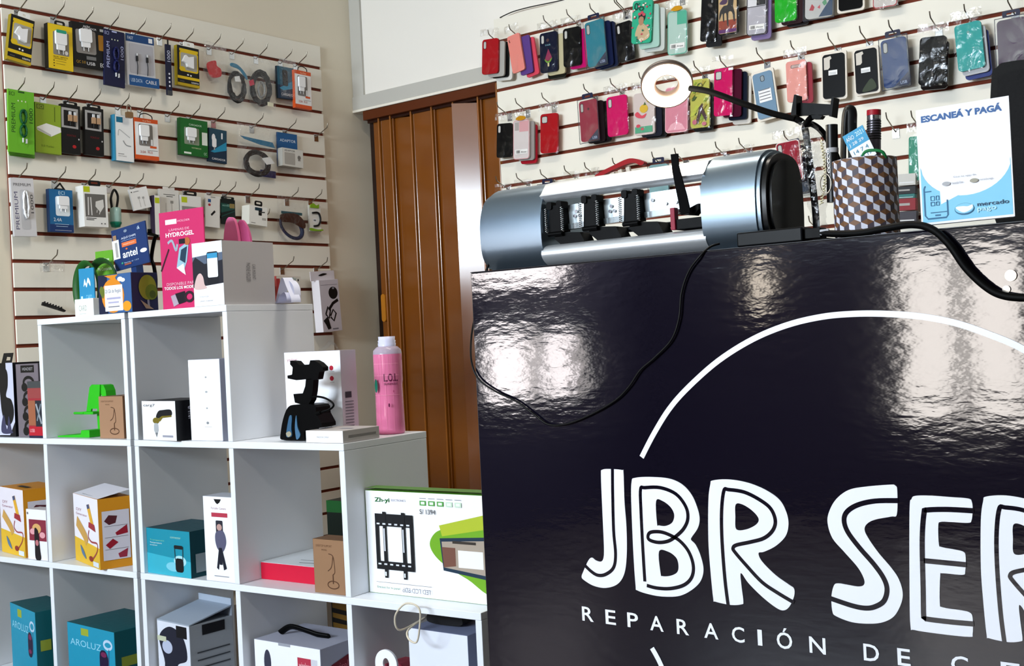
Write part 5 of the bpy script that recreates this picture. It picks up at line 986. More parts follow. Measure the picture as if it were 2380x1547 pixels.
for i in range(5):
    a_ = 2 * math.pi * i / 5 + .3; lg = MB().tube([(cxm, -.21, .1), (cxm + .25 * math.cos(a_), -.21 + .25 * math.sin(a_), .06)], [.028, .016], BLACK, 8); lg.tube([(cxm + .25 * math.cos(a_) - .015, -.21 + .25 * math.sin(a_), .027), (cxm + .25 * math.cos(a_) + .015, -.21 + .25 * math.sin(a_), .027)], .027, BLACK, 12); cp.append(('leg', lg))
thing('office_chair', 'black padded office chair behind the counter, its back rising above the sign', 'chair', Matrix.Translation((0, yc, 0)), cp)
# ------------------------------------------------------------------ goods standing on the shelves
GS = {}
def stand(pxl, pyl, pxr, pyr, ptop, lev, d, yaw=0.0):
    if d is None: q_ = on(pxl, pyl, (0, 0, LV[lev] + H), (0, 0, 1)); d = (q_ - SH0).dot(SN)
    A = pl('S', pxl, pyl, d); an = SA + yaw; u = Vector((math.cos(an), math.sin(an), 0)); n = Vector((-math.sin(an), math.cos(an), 0))
    B = on(pxr, pyr, A, n); top = on((pxl), ptop, A, n).z; z0 = LV[lev] + H + .0005; W = (B - A).dot(u); Ht = top - z0
    X = Matrix((u, n, Vector((0, 0, 1)))).transposed().to_4x4(); X.translation = Vector((A.x, A.y, z0 + Ht / 2)) + u * W / 2
    return X, W, Ht
def side(b, W, Ht, T_, lst):
    """marks on the right-hand side face"""
    X = Matrix.Translation((W / 2, T_ / 2, 0)) @ Matrix.Rotation(math.radians(90), 4, 'Z'); return b.marks(T_, Ht, lst, 0.0, X)
def topm(b, W, Ht, T_, lst):
    X = Matrix.Translation((0, T_ / 2, Ht / 2)) @ Matrix.Rotation(math.radians(-90), 4, 'X'); return b.marks(W, T_, lst, 0.0, X)
def goods(name, label, cat, args, T_, front, colr, side_c=None, sidem=(), topmk=(), extra=(), group=None, bevel=.0012, slab=None):
    X, W, Ht = stand(*args); b = vis(W, Ht, T_, colr, side_c or colr); b.marks(W, Ht, front)
    if sidem: side(b, W, Ht, T_, sidem)
    if topmk: topm(b, W, Ht, T_, topmk)
    ps_ = [(slab or 'carton', b, bevel)] + [e(W, Ht, T_) for e in extra]
    return thing(name, label, cat, X, ps_, group)
# --- left unit, shorter column top
goods('headset_box', 'black and white headset box cut by the left frame edge on the left shelf', 'headset box', (-30, 930, 33, 930, 845, 1, .03), .12,
    [('r', 0, 0, 1, 1, 'c9cbe0'), ('r', .5, .8, .75, 1, K_), ('ps', [(.5, .95), (.78, .9), (.8, .7), (.72, .55), (.9, .5), (.98, .35), (.9, .2), (.7, .15), (.55, .3), (.5, .6)], '12141c'), ('p', [(.0, 0), (1, 0), (1, .2), (.8, .02), (.5, .02)], '12101c'), ('ps', [(.5, .06), (.6, .3), (.7, .1), (.78, .28), (.86, .1), (.9, .05)], '4a4a70')], 'c9cbe0', '16161e',
    extra=[lambda W, Ht, T_: ('hang_tab', MB().prism([(.1 * W, Ht / 2), (.46 * W, Ht / 2), (.54 * W, Ht / 2 + .032), (.2 * W, Ht / 2 + .032)], .0, .002, K_, holes=[V2([(.26 * W, Ht / 2 + .008), (.42 * W, Ht / 2 + .008), (.44 * W, Ht / 2 + .018), (.3 * W, Ht / 2 + .02)])]))])
goods('headset_box', 'grey box showing four black headphone outlines on the left shelf', 'headset box', (40, 930, 92, 930, 846, 1, .03), .10,
    [('r', .22, .88, .82, .98, K_), ('t', 'HEADSET', .3, .91, .76, .95, 'b8b4b8')] + [q for i in range(4) for q in (('o', .55, .74 - .2 * i, .22, .075, .08, K_), ('c', .36, .68 - .2 * i, .13, .06, K_))], '8a7f88', '6f6670')
goods('tool_pack', 'red and orange blister pack of small tools at the front of the left shelf', 'tool pack', (66, 950, 99, 950, 886, 1, .008), .02,
    [('r', 0, .88, 1, 1, '55595c'), ('r', 0, .7, 1, .88, 'a84a4a'), ('r', 0, .22, .5, .66, 'b06a4a'), ('r', .5, .2, 1, .66, '2c3240'), ('l', [(.56, .6), (.9, .25)], .1, 'a8b0b8'), ('l', [(.9, .6), (.6, .3)], .08, '8a98a4'), ('r', 0, .04, 1, .2, 'c41a30'), ('t', 'USB', .08, .1, .4, .16, 'e8b8c0'), ('r', 0, 0, 1, .04, '2a2450')], 'b0303c', '601a24')
# --- left unit top
X, W, Ht = stand(174, 708, 217, 708, 696, 0, .02); b = vis(W, Ht, .05, 'f6f6f4'); b.marks(W, Ht, [('t', 'CARD', .22, .3, .64, .62, 'a8b8a8'), ('r', .24, .12, .6, .15, 'b8c8c0')])
thing('card_holder', 'small white holder lettered CARD standing on top of the left shelf', 'card holder', X, [('holder', b, .001)])
X, W, Ht = stand(184, 660, 219, 660, 625, 0, .035); b = vis(W, Ht, .003, '2b93c4'); b.marks(W, Ht, [('ps', [(.3, .62), (.38, .78), (.48, .68), (.6, .8), (.74, .72), (.74, .62), (.6, .7), (.5, .6), (.4, .66)], 'e6f4fb'), ('t', 'CARD', .44, .34, .82, .44, '8ed0ee'), ('r', .1, .1, .22, .42, 'bfe4f4')])
thing('leaflet', 'light blue leaflet with a white wave mark standing in the white holder', 'leaflet', X, [('leaflet', b)], )
def ringo(label, pxc, pyc, rx, rz, d, colr):
    c = pl('S', pxc, pyc, d); e = pl('S', pxc + rx, pyc, d); f_ = pl('S', pxc, pyc - rz, d); a_ = (e - c).length; z0 = LV[0] + H; cz_ = max(c.z, z0 + (f_.z - c.z)); bz = cz_ - z0 - .004
    b = MB().tube([(a_ * math.cos(t), 0, bz * math.sin(t)) for t in [2 * math.pi * j / 36 for j in range(36)]], .004, colr, 8, closed=True, sy=3.0)
    thing('wrist_strap', label, 'strap', Matrix.Translation((c.x, c.y, cz_)) @ Matrix.Rotation(SA, 4, 'Z'), [('strap', b)])
ringo('dark green oval band standing just behind the light blue leaflet', 203, 672, 26, 45, .07, '1c6a1e')
ringo('dark green oval band standing between the leaflet and the orange printed box', 240, 668, 34, 48, .10, '1a5a1a')
X, W, Ht = stand(222, 604, 262, 604, 585, 0, .14); 
Z0 = LV[0] + H
b = vis(W, Ht, .003, '6cb52c'); b.marks(W, Ht, [('t', 'Mis Gigas', .2, .84, .8, .89, 'f0f8e4'), ('t', 'Mis Contactos', .12, .7, .92, .75, 'f0f8e4')])
thing('leaflet', 'green leaflet standing behind the blue printed card on the left shelf top', 'leaflet', X, [('leaflet', b)])
X, W, Ht = stand(229, 680, 306, 680, 641, 0, .005, -.05); b = vis(W, Ht, .09, '3c6aa8', '18234e')
b.marks(W, Ht, [('r', 0, 0, .28, 1, '16234f'), ('c', .44, .45, .34, .44, 'e08a1e'), ('p', [(.2, .98), (.4, .88), (.34, .8), (.56, .8), (.54, .92), (.62, .98)], 'e08a1e'), ('ps', [(.04, .6), (.1, .72), (.2, .6), (.14, .4)], '7a8a30'), ('c', .85, .16, .13, .13, 'e6981e'), ('c', .68, .86, .08, .06, 'eef2f6'), ('c', .76, .83, .07, .05, 'eef2f6'), ('r', .2, .06, .74, .72, 'f2f3f8'), ('t', '20 Gb de Regalo', .22, .5, .7, .62, '3a3a50'), ('r', .26, .36, .68, .41, 'b4b0d0'), ('r', .3, .26, .62, .3, 'b4b0d0'), ('r', .3, .16, .64, .18, '6a6a80')])
side(b, W, Ht, .09, [('c', .6, .62, .34, .32, '8a8a20'), ('c', .74, .5, .24, .2, '6a7a1c'), ('c', .78, .44, .12, .1, '4a5a18'), ('l', [(.6, .3), (.62, .1)], .08, '8a8a98'), ('p', [(.3, .3), (.6, .16), (.8, .06), (.5, .08)], 'a08870')])
thing('chip_box', 'blue box with orange figure print and white gift sticker on the left shelf top', 'box', X, [('carton', b, .001)])
# antel board leaning on the box
A, B, C_ = pl('S', 258, 537, .12), pl('S', 338, 527, .12), pl('S', 269, 631, .12)
X, W, Ht = frame('S', (258, 537), (338, 527), (269, 631), .12)
hh = X.translation.z - Ht / 2 - Z0; b = vis(W, Ht, .004, '1c3f7e'); b.marks(W, Ht, [('t', 'AQUÍ CHIPS', .27, .71, .7, .78, 'e8eef8'), ('r', .27, .675, .7, .682, 'a8c0e0'), ('r', .27, .53, .7, .64, 'e0703a'), ('t', 'PREPAGO', .32, .57, .64, .6, 'f8d8c0'), ('t', 'antel', .27, .26, .7, .44, 'f2f6fb', 0, .02), ('c', .4, .47, .03, .02, 'e0703a'), ('t', 'á', .76, .85, .84, .93, 'cfe0f4'), ('c', .42, .9, .05, .035, '8a9ab0'), ('c', .88, .32, .1, .05, 'e8eef6'), ('r', .0, .28, .2, .74, 'e8e6e2'), ('r', .04, .74, .14, .86, 'b08a68'), ('r', .08, .32, .15, .68, 'b8b4b0'), ('c', .24, .15, .03, .025, '3aa88a'), ('t', 'llama al 123', .3, .13, .72, .16, 'b8cce4'), ('r', .3, .08, .5, .12, 'b0604a')])
thing('printed_card', 'dark blue chip dealer card standing tall behind the orange printed box', 'card', X, [('card', b), ('support_leg', MB().box(-.012, .012, .004, .03, -Ht / 2 - hh + .0008, -Ht * .2, '1c3f7e'))])
# black jointed stand
def KP(px, py): q = pl('S', px, py, .2); return q
kk = MB(); lst = [KP(355, 700), KP(362, 660), KP(358, 620), KP(352, 600), KP(358, 560), KP(363, 548)]; lst[0].z = Z0 + .004
kk.tube(smooth(lst, False, 5), [.006] * 26, BLACK, 8); kk2 = MB().tube([KP(343, 543), KP(356, 545), KP(366, 549)], .005, BLACK, 8).tube([KP(348, 541), KP(348, 532)], .007, BLACK, 10)
kk3 = MB().tube([KP(350, 604), KP(340, 600)], .006, BLACK, 8); bs_ = MB().lathe([(0, 0), (.035, 0), (.035, .006), (0, .008)], BLACK, 24, Matrix.Translation((lst[0].x, lst[0].y, Z0 + .0005)))
thing('phone_stand', 'slim black jointed stand rising between the blue card and the pink leaflet', 'phone stand', Matrix.Identity(4), [('arm', kk), ('head', kk2), ('joint', kk3), ('base', bs_)])
# pink leaflet
X, W, Ht = stand(374, 600, 477, 600, 495, 0, .06, .0); b = vis(W, Ht, .003, 'd02c68')
b.marks(W, Ht, [('r', .14, .87, .4, .92, 'f4dce6'), ('t', 'HOLDER', .42, .885, .7, .905, 'f0b8cc'), ('t', 'LÁMINAS DE', .22, .8, .68, .83, 'f4b8cc'), ('t', 'HYDROGEL', .14, .74, .78, .785, 'ffffff', 0, .02),
    ('l', [(.0, .4), (.2, .62)], .03, '4a2030'), ('ls', [(.18, .68), (.28, .7), (.36, .6), (.4, .66)], .04, 'a8b4c4'), ('p', [(.44, .62), (.66, .68), (.6, .48), (.5, .36), (.36, .42)], '9ac0d0'), ('p', [(.48, .6), (.62, .63), (.56, .46), (.44, .5)], '2a4a64'), ('p', [(.36, .42), (.56, .34), (.52, .46)], 'f0dce4'), ('c', .62, .68, .07, .04, 'c06a3a'), ('r', .44, .66, .58, .71, '26202a'),
    ('t', 'DISPONIBLE PARA', .12, .245, .8, .275, 'f4b8cc'), ('t', 'TODOS LOS MODELOS', .06, .205, .86, .235, 'ffffff', 0, .015), ('p', [(.2, .14), (.34, .16), (.4, .06), (.26, .03)], 'b8a8b8'), ('p', [(.3, .16), (.52, .18), (.54, .07), (.38, .05)], '241c28'), ('o', .62, .12, .09, .045, .04, '3a2430'), ('p', [(.76, .16), (.96, .17), (.96, .06), (.76, .05)], '3a9a8a')])
thing('leaflet', 'tall pink leaflet about screen films standing on the taller shelf top', 'leaflet', X, [('leaflet', b), ('support_leg', MB().box(-.02, .02, .003, .035, -Ht / 2, -Ht * .1, 'c8c0c4'))])
# white phone accessory box and bear
goods('accessory_box', 'white box picturing a hand holding a phone, on the shelf top corner', 'accessory box', (449, 640, 519, 640, 566, 0, .004), .19,
    [('p', [(0, .3), (1, .34), (1, 1), (0, 1)], '6a7890'), ('p', [(0, .78), (1, .82), (1, 1), (0, 1)], 'dfe6ee'), ('p', [(0, .3), (1, .34), (1, .7), (.4, .66), (.1, .78), (0, .7)], '2c2c38'), ('rr', .48, .34, .86, .84, .06, '20222c'), ('rr', .5, .44, .84, .82, .04, 'e6eaf4'), ('r', .5, .74, .84, .82, '3a9ac8'), ('ps', [(.05, .28), (.12, .46), (.24, .52), (.34, .46), (.38, .34), (.44, .28)], 'd8b8b4'), ('t', 'PHONE HOLDER', .2, .14, .5, .16, 'b8b8c0'), ('t', '2021 NEW', .2, .07, .64, .09, 'b8b8c0')],
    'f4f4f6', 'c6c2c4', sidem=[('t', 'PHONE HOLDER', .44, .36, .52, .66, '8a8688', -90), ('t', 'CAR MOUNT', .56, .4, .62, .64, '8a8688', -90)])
bx, W, Ht = stand(516, 540, 575, 540, 508, 0, .21)
bear = MB().prism([(p[0] * W, p[1] * Ht) for p in V2(smooth([(-.45, -.5), (-.5, .0), (-.44, .3), (-.3, .48), (-.1, .5), (.05, .42), (.14, .2), (.1, -.1), (.12, -.5)]))], 0, .01, 'e070a0')
bear.prism([(p[0] * W, p[1] * Ht) for p in V2(smooth([(.0, .4), (.2, .46), (.44, .3), (.5, 0), (.48, -.4), (.46, -.5), (.14, -.5), (.16, .1)]))], .012, .02, 'd05a90')
bear.marks(W, Ht, [('c', .2, .63, .025, .012, '5a2038'), ('c', .46, .66, .025, .012, '5a2038'), ('c', .38, .52, .1, .06, 'f4e4ea'), ('c', .38, .5, .06, .03, '2a1a20')])
thing('pink_case', 'pink bear-faced silicone case standing up behind the white accessory box', 'phone case', bx, [('body', bear, .002), ('paper_flap', MB().box(-.62 * W, -.4 * W, .03, .032, -.5 * Ht, .12 * Ht, 'f2f0f4').box(.3 * W, .52 * W, .024, .026, -.5 * Ht, .18 * Ht, 'f2f0f4')), ('support', MB().box(-.2 * W, .2 * W, .012, .03, -Ht / 2, -Ht * .3, 'd05a90'))])
c0 = pl('S', 669, 690, .21); tp = MB()
def ribbon(b, pts, w, m):
    P = [Vector(p) for p in pts]; vs = []
    for p in P: vs += [(p.x, p.y - w / 2, p.z), (p.x, p.y + w / 2, p.z)]
    b.add(vs, [(2 * i, 2 * i + 1, 2 * i + 3, 2 * i + 2) for i in range(len(P) - 1)], m, None, True); return b
ribbon(tp, smooth([(-.05, 0, .002), (-.035, 0, .03), (-.01, 0, .068), (.004, 0, .072), (.02, 0, .05), (.045, 0, .015), (.047, 0, .001)], False), .03, 'dcdcec')
ribbon(tp, smooth([(-.05, -.012, .002), (-.02, -.012, .003), (.0, -.012, .022), (.03, -.012, .03), (.042, -.012, .012), (.03, -.012, .001), (-.01, -.012, .001)], False), .028, 'cdcde4')
ribbon(tp, smooth([(-.03, .01, .055), (-.005, .01, .066), (.02, .01, .06), (.038, .01, .04), (.04, .01, .002)], False), .02, 'dcdcec')
thing('paper_ribbon', 'curled white paper ribbon lying at the back of the shelf top', 'ribbon', Matrix.Translation((c0.x, c0.y, Z0 + .001)) @ Matrix.Rotation(SA - .3, 4, 'Z'), [('ribbon', tp)])
# --- second level, left unit
def SPt(px, py, d): return pl('S', px, py, d)
gst = MB(); GN = '2fc51a'
q = lambda px, py: (lambda p_: ((p_ - SH0).dot(SU), p_.z - (LV[1] + H)))(SPt(px, py, .09))
def gpoly(pts): return [q(*p_) for p_ in pts]
gx0 = q(212, 1000)[0]
bodyp = MB().prism(gpoly([(208, 900), (213, 894), (232, 894), (230, 960), (226, 962), (226, 950), (212, 950), (210, 962), (200, 962)])[::-1], 0, .006, GN)
bodyp.prism(gpoly([(232, 894), (238, 896), (243, 908), (245, 925), (236, 925), (232, 915)])[::-1], .004, .04, GN)
bodyp.tube([(q(186, 959)[0], -.02, q(186, 959)[1]), (q(208, 959)[0], -.02, q(208, 959)[1])], .004, GN).box(q(200, 960)[0], q(230, 960)[0], -.022, .006, q(200, 962)[1], q(200, 956)[1], GN)
post_ = MB().prism(gpoly([(221, 955), (232, 955), (233, 1005), (224, 1005)])[::-1], .006, .014, GN)
bas = MB().prism([(gx0 - .102, .0), (gx0 + .06, .0), (gx0 + .06, .022), (gx0 + .02, .022), (gx0 + .015, .008), (gx0 - .102, .004)], -.05, .05, GN)
thing('phone_stand', 'bright green folding phone stand on the second level of the left shelf', 'phone stand', MS(0, .09, LV[1] + H - H + .0008), [('cradle', bodyp, .001), ('post', post_, .001), ('base', bas, .001)])
def lamp_print(dx=0): return [('t', 'DESKTOP SUPPORT', .1, .86, .62, .9, '7a5238'), ('t', 'MODEL', .28, .79, .46, .82, '7a5238'), ('ls', [(.5, .74), (.64, .7), (.68, .5), (.68, .4), (.62, .36)], .022, '6e4830'), ('ls', [(.64, .7), (.58, .5), (.46, .42)], .02, '6e4830'), ('o', .62, .17, .18, .07, .025, '6e4830'), ('l', [(.62, .36), (.62, .19)], .03, '6e4830')]
goods('cardboard_box', 'brown cardboard lamp box beside the green phone stand on the left shelf', 'cardboard box', (231, 970, 287, 970, 921, 1, .03), .11, lamp_print(), 'b48a6a', '9a7050')
# second level, right unit
goods('gadget_box', 'white and black box picturing a gold car transmitter on the second level', 'gadget box', (331, 975, 409, 975, 931, 1, .006, -.12), .13,
    [('t', 'carg7', .05, .84, .4, .92, '2a2a34', 0, .01), ('ps', [(.42, .6), (.5, .74), (.62, .77), (.86, .78), (.88, .64), (.62, .62), (.5, .56)], '1a1c22'), ('p', [(.5, .56), (.6, .62), (.88, .64), (.88, .6), (.62, .57), (.54, .48), (.5, .5)], '8a7a20'), ('c', .42, .5, .1, .08, '8a7a20'), ('rr', .35, .2, .48, .44, .05, 'b8bcc0'), ('p', [(.38, .2), (.46, .2), (.42, .08)], '8a8e94'), ('r', .6, .09, .9, .14, 'a8a8b8')], 'f0f1f6', '14141a', sidem=[('t', 'CARG7', .3, .5, .6, .86, 'c8c8d4', -90)])
goods('tall_box', 'tall plain white box standing in the second level cell next to the upright', 'box', (441, 930, 514, 930, 836, 1, .01), .16,
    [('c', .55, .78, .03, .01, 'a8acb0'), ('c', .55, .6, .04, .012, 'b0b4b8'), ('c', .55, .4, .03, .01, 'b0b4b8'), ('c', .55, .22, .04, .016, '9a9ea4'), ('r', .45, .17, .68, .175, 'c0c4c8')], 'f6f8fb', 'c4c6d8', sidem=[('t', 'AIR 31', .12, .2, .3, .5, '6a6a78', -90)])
# on top of the middle column
goods('mount_box', 'large white box with a clear carry loop standing behind the black phone mount', 'phone mount box', (664, 900, 794, 900, 819, 1, .15, -.02), .06,
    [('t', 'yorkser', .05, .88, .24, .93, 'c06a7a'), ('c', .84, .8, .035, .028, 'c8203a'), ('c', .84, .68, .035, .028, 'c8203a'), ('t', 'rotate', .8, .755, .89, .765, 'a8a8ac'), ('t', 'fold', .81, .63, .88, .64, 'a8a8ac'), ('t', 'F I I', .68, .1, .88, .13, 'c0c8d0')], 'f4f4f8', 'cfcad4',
    sidem=[('r', .2, .45, .6, .52, '4a4a54')] + [('r', .15, .12 + .035 * i, .7, .13 + .035 * i, '7a7884') for i in range(9)],
    extra=[lambda W, Ht, T_: ('carry_loop', MB().tube(smooth([(-.08 * W + .02, T_ / 2, Ht / 2), (.0 * W + .03, T_ / 2, Ht / 2 + .012), (.06 * W + .03, T_ / 2, Ht / 2 + .022), (.14 * W + .03, T_ / 2, Ht / 2 + .016), (.2 * W + .03, T_ / 2, Ht / 2)], False), .003, CLEAR, 8, sy=2))])
# black car holder: coordinates on the plane it stands in
d_ = .045
def mk(pts): return [((lambda p_: ((p_ - SH0).dot(SU), p_.z - (LV[1] + H)))(SPt(a, c, d_))) for a, c in pts]
Z = lambda pts: [(300 + a / 3.4, 780 + c / 3.4) for a, c in pts]
XH = MS(0, d_, LV[1] + .0008)
base_ = MB().prism(V2(smooth(mk(Z([(1265, 565), (1330, 545), (1470, 548), (1490, 620), (1530, 720), (1400, 740), (1390, 818), (1330, 826), (1215, 822), (1205, 780), (1225, 660)]))[::-1], True, 3)), -.004, .05, BLACK)
win = MB().prism(V2(smooth(mk(Z([(1280, 640), (1300, 640), (1296, 730), (1300, 790), (1262, 800), (1258, 760)]))[::-1])), -.007, -.004, '3a6a90').prism(V2(smooth(mk(Z([(1335, 630), (1345, 720), (1366, 780), (1350, 815), (1335, 810), (1325, 720)]))[::-1])), -.007, -.004, '4a7aa0').prism(V2(smooth(mk(Z([(1258, 770), (1285, 755), (1300, 780), (1275, 800)]))[::-1])), -.0085, -.007, 'b0a890')
head_ = MB().prism(mk(Z([(1290, 197), (1335, 202), (1362, 232), (1440, 228), (1448, 195), (1478, 195), (1515, 215), (1550, 250), (1548, 278), (1520, 285), (1508, 345), (1470, 352), (1450, 340), (1340, 352), (1270, 338), (1268, 315), (1305, 308), (1310, 250), (1290, 228)]))[::-1], -.008, .012, BLACK)
arm_ = MB().prism(mk(Z([(1398, 335), (1458, 340), (1450, 440), (1438, 510), (1420, 540), (1380, 550), (1310, 530), (1298, 462), (1372, 458), (1392, 400)]))[::-1], .0, .02, BLACK)
crd = MB().tube(smooth([(a, -.004, c) for a, c in mk(Z([(1440, 485), (1500, 482), (1560, 495), (1610, 525), (1624, 555), (1590, 585), (1540, 602), (1500, 612)]))], False), .0028, BLACK, 8).tube([(a, -.004, c) for a, c in mk(Z([(1525, 606), (1490, 615)]))], .0055, BLACK, 8)
thing('phone_mount', 'black car phone mount with a looped cord standing in front of the white box', 'phone mount', XH, [('base', base_, .002), ('print_windows', win), ('cradle', head_, .002), ('arm', arm_, .002), ('cord', crd)])
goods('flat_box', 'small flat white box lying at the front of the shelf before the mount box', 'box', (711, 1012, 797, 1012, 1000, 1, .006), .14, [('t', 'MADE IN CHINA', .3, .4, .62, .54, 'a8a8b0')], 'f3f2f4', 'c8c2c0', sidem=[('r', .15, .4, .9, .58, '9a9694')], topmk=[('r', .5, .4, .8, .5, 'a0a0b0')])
# bottle
bd_ = .262; cb_ = pl('S', 908, 985, bd_)
hb = pl('S', 902, 782, bd_).z - LV[1] - H; rb_ = (pl('S', 940, 900, bd_) - pl('S', 875, 900, bd_)).length / 2 * .83
bo_ = MB().lathe([(0, 0), (rb_ * .88, 0), (rb_ * .95, .006), (rb_ * .93, hb * .2), (rb_ * .9, hb * .5), (rb_ * .95, hb * .55), (rb_ * .95, hb * .82)], mat('e078a0', .12), 36)
tpb = MB().lathe([(rb_ * .95, hb * .82), (rb_ * .92, hb * .86), (rb_ * .7, hb * .895), (rb_ * .58, hb * .9)], mat('c8b8cc', .1, alpha=.75), 36)
cpb = MB().lathe([(rb_ * .58, hb * .895), (rb_ * .6, hb * .93), (rb_ * .56, hb * .935), (rb_ * .6, hb * .955), (rb_ * .54, hb * .965), (rb_ * .56, hb), (0, hb)], mat('cfcfe8', .15), 32)
def wrapc(b, pts, m, r=1.0):
    """flat outline (angle fraction, height) wrapped round the bottle front"""
    t_ = tessellate_polygon([[Vector((p_[0], p_[1], 0)) for p_ in pts]]); vs = []
    for a, z in pts: an = math.radians(-38) + a * 1.9; rr = rb_ * .965 * r; vs.append((rr * math.sin(an), -rr * math.cos(an), z * hb))
    b.add(vs, [t if (pts[t[1]][0] - pts[t[0]][0]) * (pts[t[2]][1] - pts[t[0]][1]) - (pts[t[1]][1] - pts[t[0]][1]) * (pts[t[2]][0] - pts[t[0]][0]) > 0 else (t[0], t[2], t[1]) for t in t_], m)
prt = MB(); v_, f_ = glyphs('L.O.L.', .02)
def wv(a, z): an = a; rr = rb_ * .97; return (rr * math.sin(an), -rr * math.cos(an), z * hb)
prt.add([wv(-.1 + a * 1.0, .54 + c * .08) for a, c in v_], f_, '7a2050'); v_, f_ = glyphs('SURPRISE', .01); prt.add([wv(-.1 + a * .95, .505 + c * .02) for a, c in v_], f_, '7a2050')
for i in range(9): prt.add([wv(-1.0 + i * .25 + a, z) for a, z in ((0, .5 if i % 2 else .03), (.012, .5 if i % 2 else .03), (.012, .8), (0, .8))], [(0, 1, 2, 3)], 'f09ab8')
for z in (.72, .6, .4): prt.add([wv(a * .1 - 1.0, z + o) for o in (0, .004) for a in range(21)], [(i, i + 1, i + 22, i + 21) for i in range(20)], 'f09ab8')
for a, z, rx, rz, c_ in ((.2, .3, .05, .02, '7a2050'), (.5, .44, .035, .014, 'c04a78'), (-.6, .5, .12, .07, '1a8a70')):
    pts_ = ell(a, z, rx, rz, 18); k_ = len(prt.m) * .00002; prt.add([((rb_ * .972 + k_) * math.sin(x_), -(rb_ * .972 + k_) * math.cos(x_), z_ * hb) for x_, z_ in pts_], [tuple(range(18))], c_)
thing('water_bottle', 'pink printed water bottle with a clear cap standing at the back of the middle step', 'bottle', Matrix.Translation((cb_.x, cb_.y, LV[1] + H + .0006)) @ Matrix.Rotation(.55, 4, 'Z'), [('bottle_body', bo_), ('shoulder', tpb), ('cap', cpb), ('print', prt)])
# --- third level
YB_ = 'd8901c'
ybox = [('p', [(0, 0), (1, 0), (1, .3), (0, .36)], 'e0b428'), ('t', 'DIY', .12, .76, .34, .8, 'b06a80'), ('t', 'Generator', .1, .7, .56, .735, 'b06a80'), ('p', [(.55, .88), (.66, .9), (.82, .6), (.72, .56)], 'e0a828'), ('p', [(.56, .88), (.65, .9), (.68, .84), (.58, .82)], '4a5a8a'), ('p', [(.62, .64), (.84, .62), (.88, .52), (.6, .56)], 'b02838'), ('ls', [(.12, .6), (.3, .5), (.46, .4), (.52, .32)], .14, 'd0a050'), ('ls', [(.62, .52), (.58, .42), (.7, .36), (.92, .36), (.9, .24), (.7, .1)], .022, 'b04048'), ('ps', [(.24, .26), (.36, .2), (.46, .08), (.3, .14)], '5a80a8'), ('c', .66, .11, .08, .04, 'a02818'), ('r', .74, .02, .96, .09, 'd8e0ea')]
yside = [('r', .1, .12, .92, .82, 'd6d2dc'), ('p', [(.16, .68), (.3, .76), (.56, .74), (.5, .64), (.3, .62)], '6a2a34'), ('p', [(.48, .5), (.84, .6), (.86, .48), (.52, .46)], 'a81830'), ('p', [(.18, .34), (.4, .42), (.56, .36), (.3, .28)], 'a81830'), ('p', [(.54, .2), (.84, .26), (.8, .14), (.58, .14)], 'a83048'), ('r', .16, .6, .86, .605, '8a8a90'), ('r', .16, .44, .86, .445, '8a8a90'), ('r', .16, .27, .86, .275, '8a8a90')]
goods('toy_box', 'yellow and white building kit box cut by the left frame edge', 'kit box', (2, 1210, 56, 1210, 1130, 2, .06, -.22), .13, ybox, 'e6e0ea', YB_, sidem=yside, topmk=[('r', .4, .2, .8, .34, K_)])
goods('toy_box', 'yellow and white building kit box with open lid standing in its own cell', 'kit box', (173, 1220, 229, 1220, 1146, 2, .06, -.33), .10, ybox, 'ece8f0', YB_, sidem=yside, topmk=[('r', .25, .1, .7, .22, K_), ('r', .2, .45, .8, .8, 'd8d6e0')],
    extra=[lambda W, Ht, T_: ('lid', MB().add([(-W / 2, 0, Ht / 2), (W / 2, 0, Ht / 2 + .001), (W / 2, T_, Ht / 2 + .02), (-W / 2, T_, Ht / 2 + .02)], [(0, 1, 2, 3), (3, 2, 1, 0)], 'e8e6ee'))])
goods('lens_box', 'small white box with a red flower photo before the kit box at left', 'accessory box', (63, 1240, 109, 1240, 1182, 2, .008, .0), .05,
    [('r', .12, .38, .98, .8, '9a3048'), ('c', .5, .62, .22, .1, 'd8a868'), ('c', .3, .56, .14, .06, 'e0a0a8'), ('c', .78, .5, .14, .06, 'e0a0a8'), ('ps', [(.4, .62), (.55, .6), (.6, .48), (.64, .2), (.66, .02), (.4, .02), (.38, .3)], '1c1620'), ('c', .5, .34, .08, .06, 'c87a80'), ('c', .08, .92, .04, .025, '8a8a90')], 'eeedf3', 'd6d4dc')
goods('humidifier_box', 'teal box picturing a black bottle in bubbles on the third level', 'appliance box', (342, 1275, 442, 1275, 1225, 2, .014, -.06), .16,
    [('p', [(0, 0), (1, 0), (1, .35), (0, .45)], '38b4cc'), ('c', .76, .34, .14, .12, 'a8dce8'), ('c', .6, .2, .16, .1, '7acade'), ('t', 'connector', .56, .82, .8, .86, 'a8e0d0'), ('t', 'Transparent', .08, .72, .42, .76, '8ad8b0'), ('t', 'Temperature', .08, .66, .36, .7, 'd8f0f4'), ('t', 'analyser', .08, .61, .26, .645, 'd8f0f4'), ('rr', .66, .1, .84, .4, .05, '16181e'), ('l', [(.66, .36), (.65, .66)], .015, '2a4a54'), ('l', [(.83, .36), (.84, .66)], .015, '2a4a54'), ('rr', .64, .6, .84, .68, .03, '20242a')], '1a9ab4', '125a68', sidem=[('r', .1, .1, .45, .5, 'a8b8c0')])
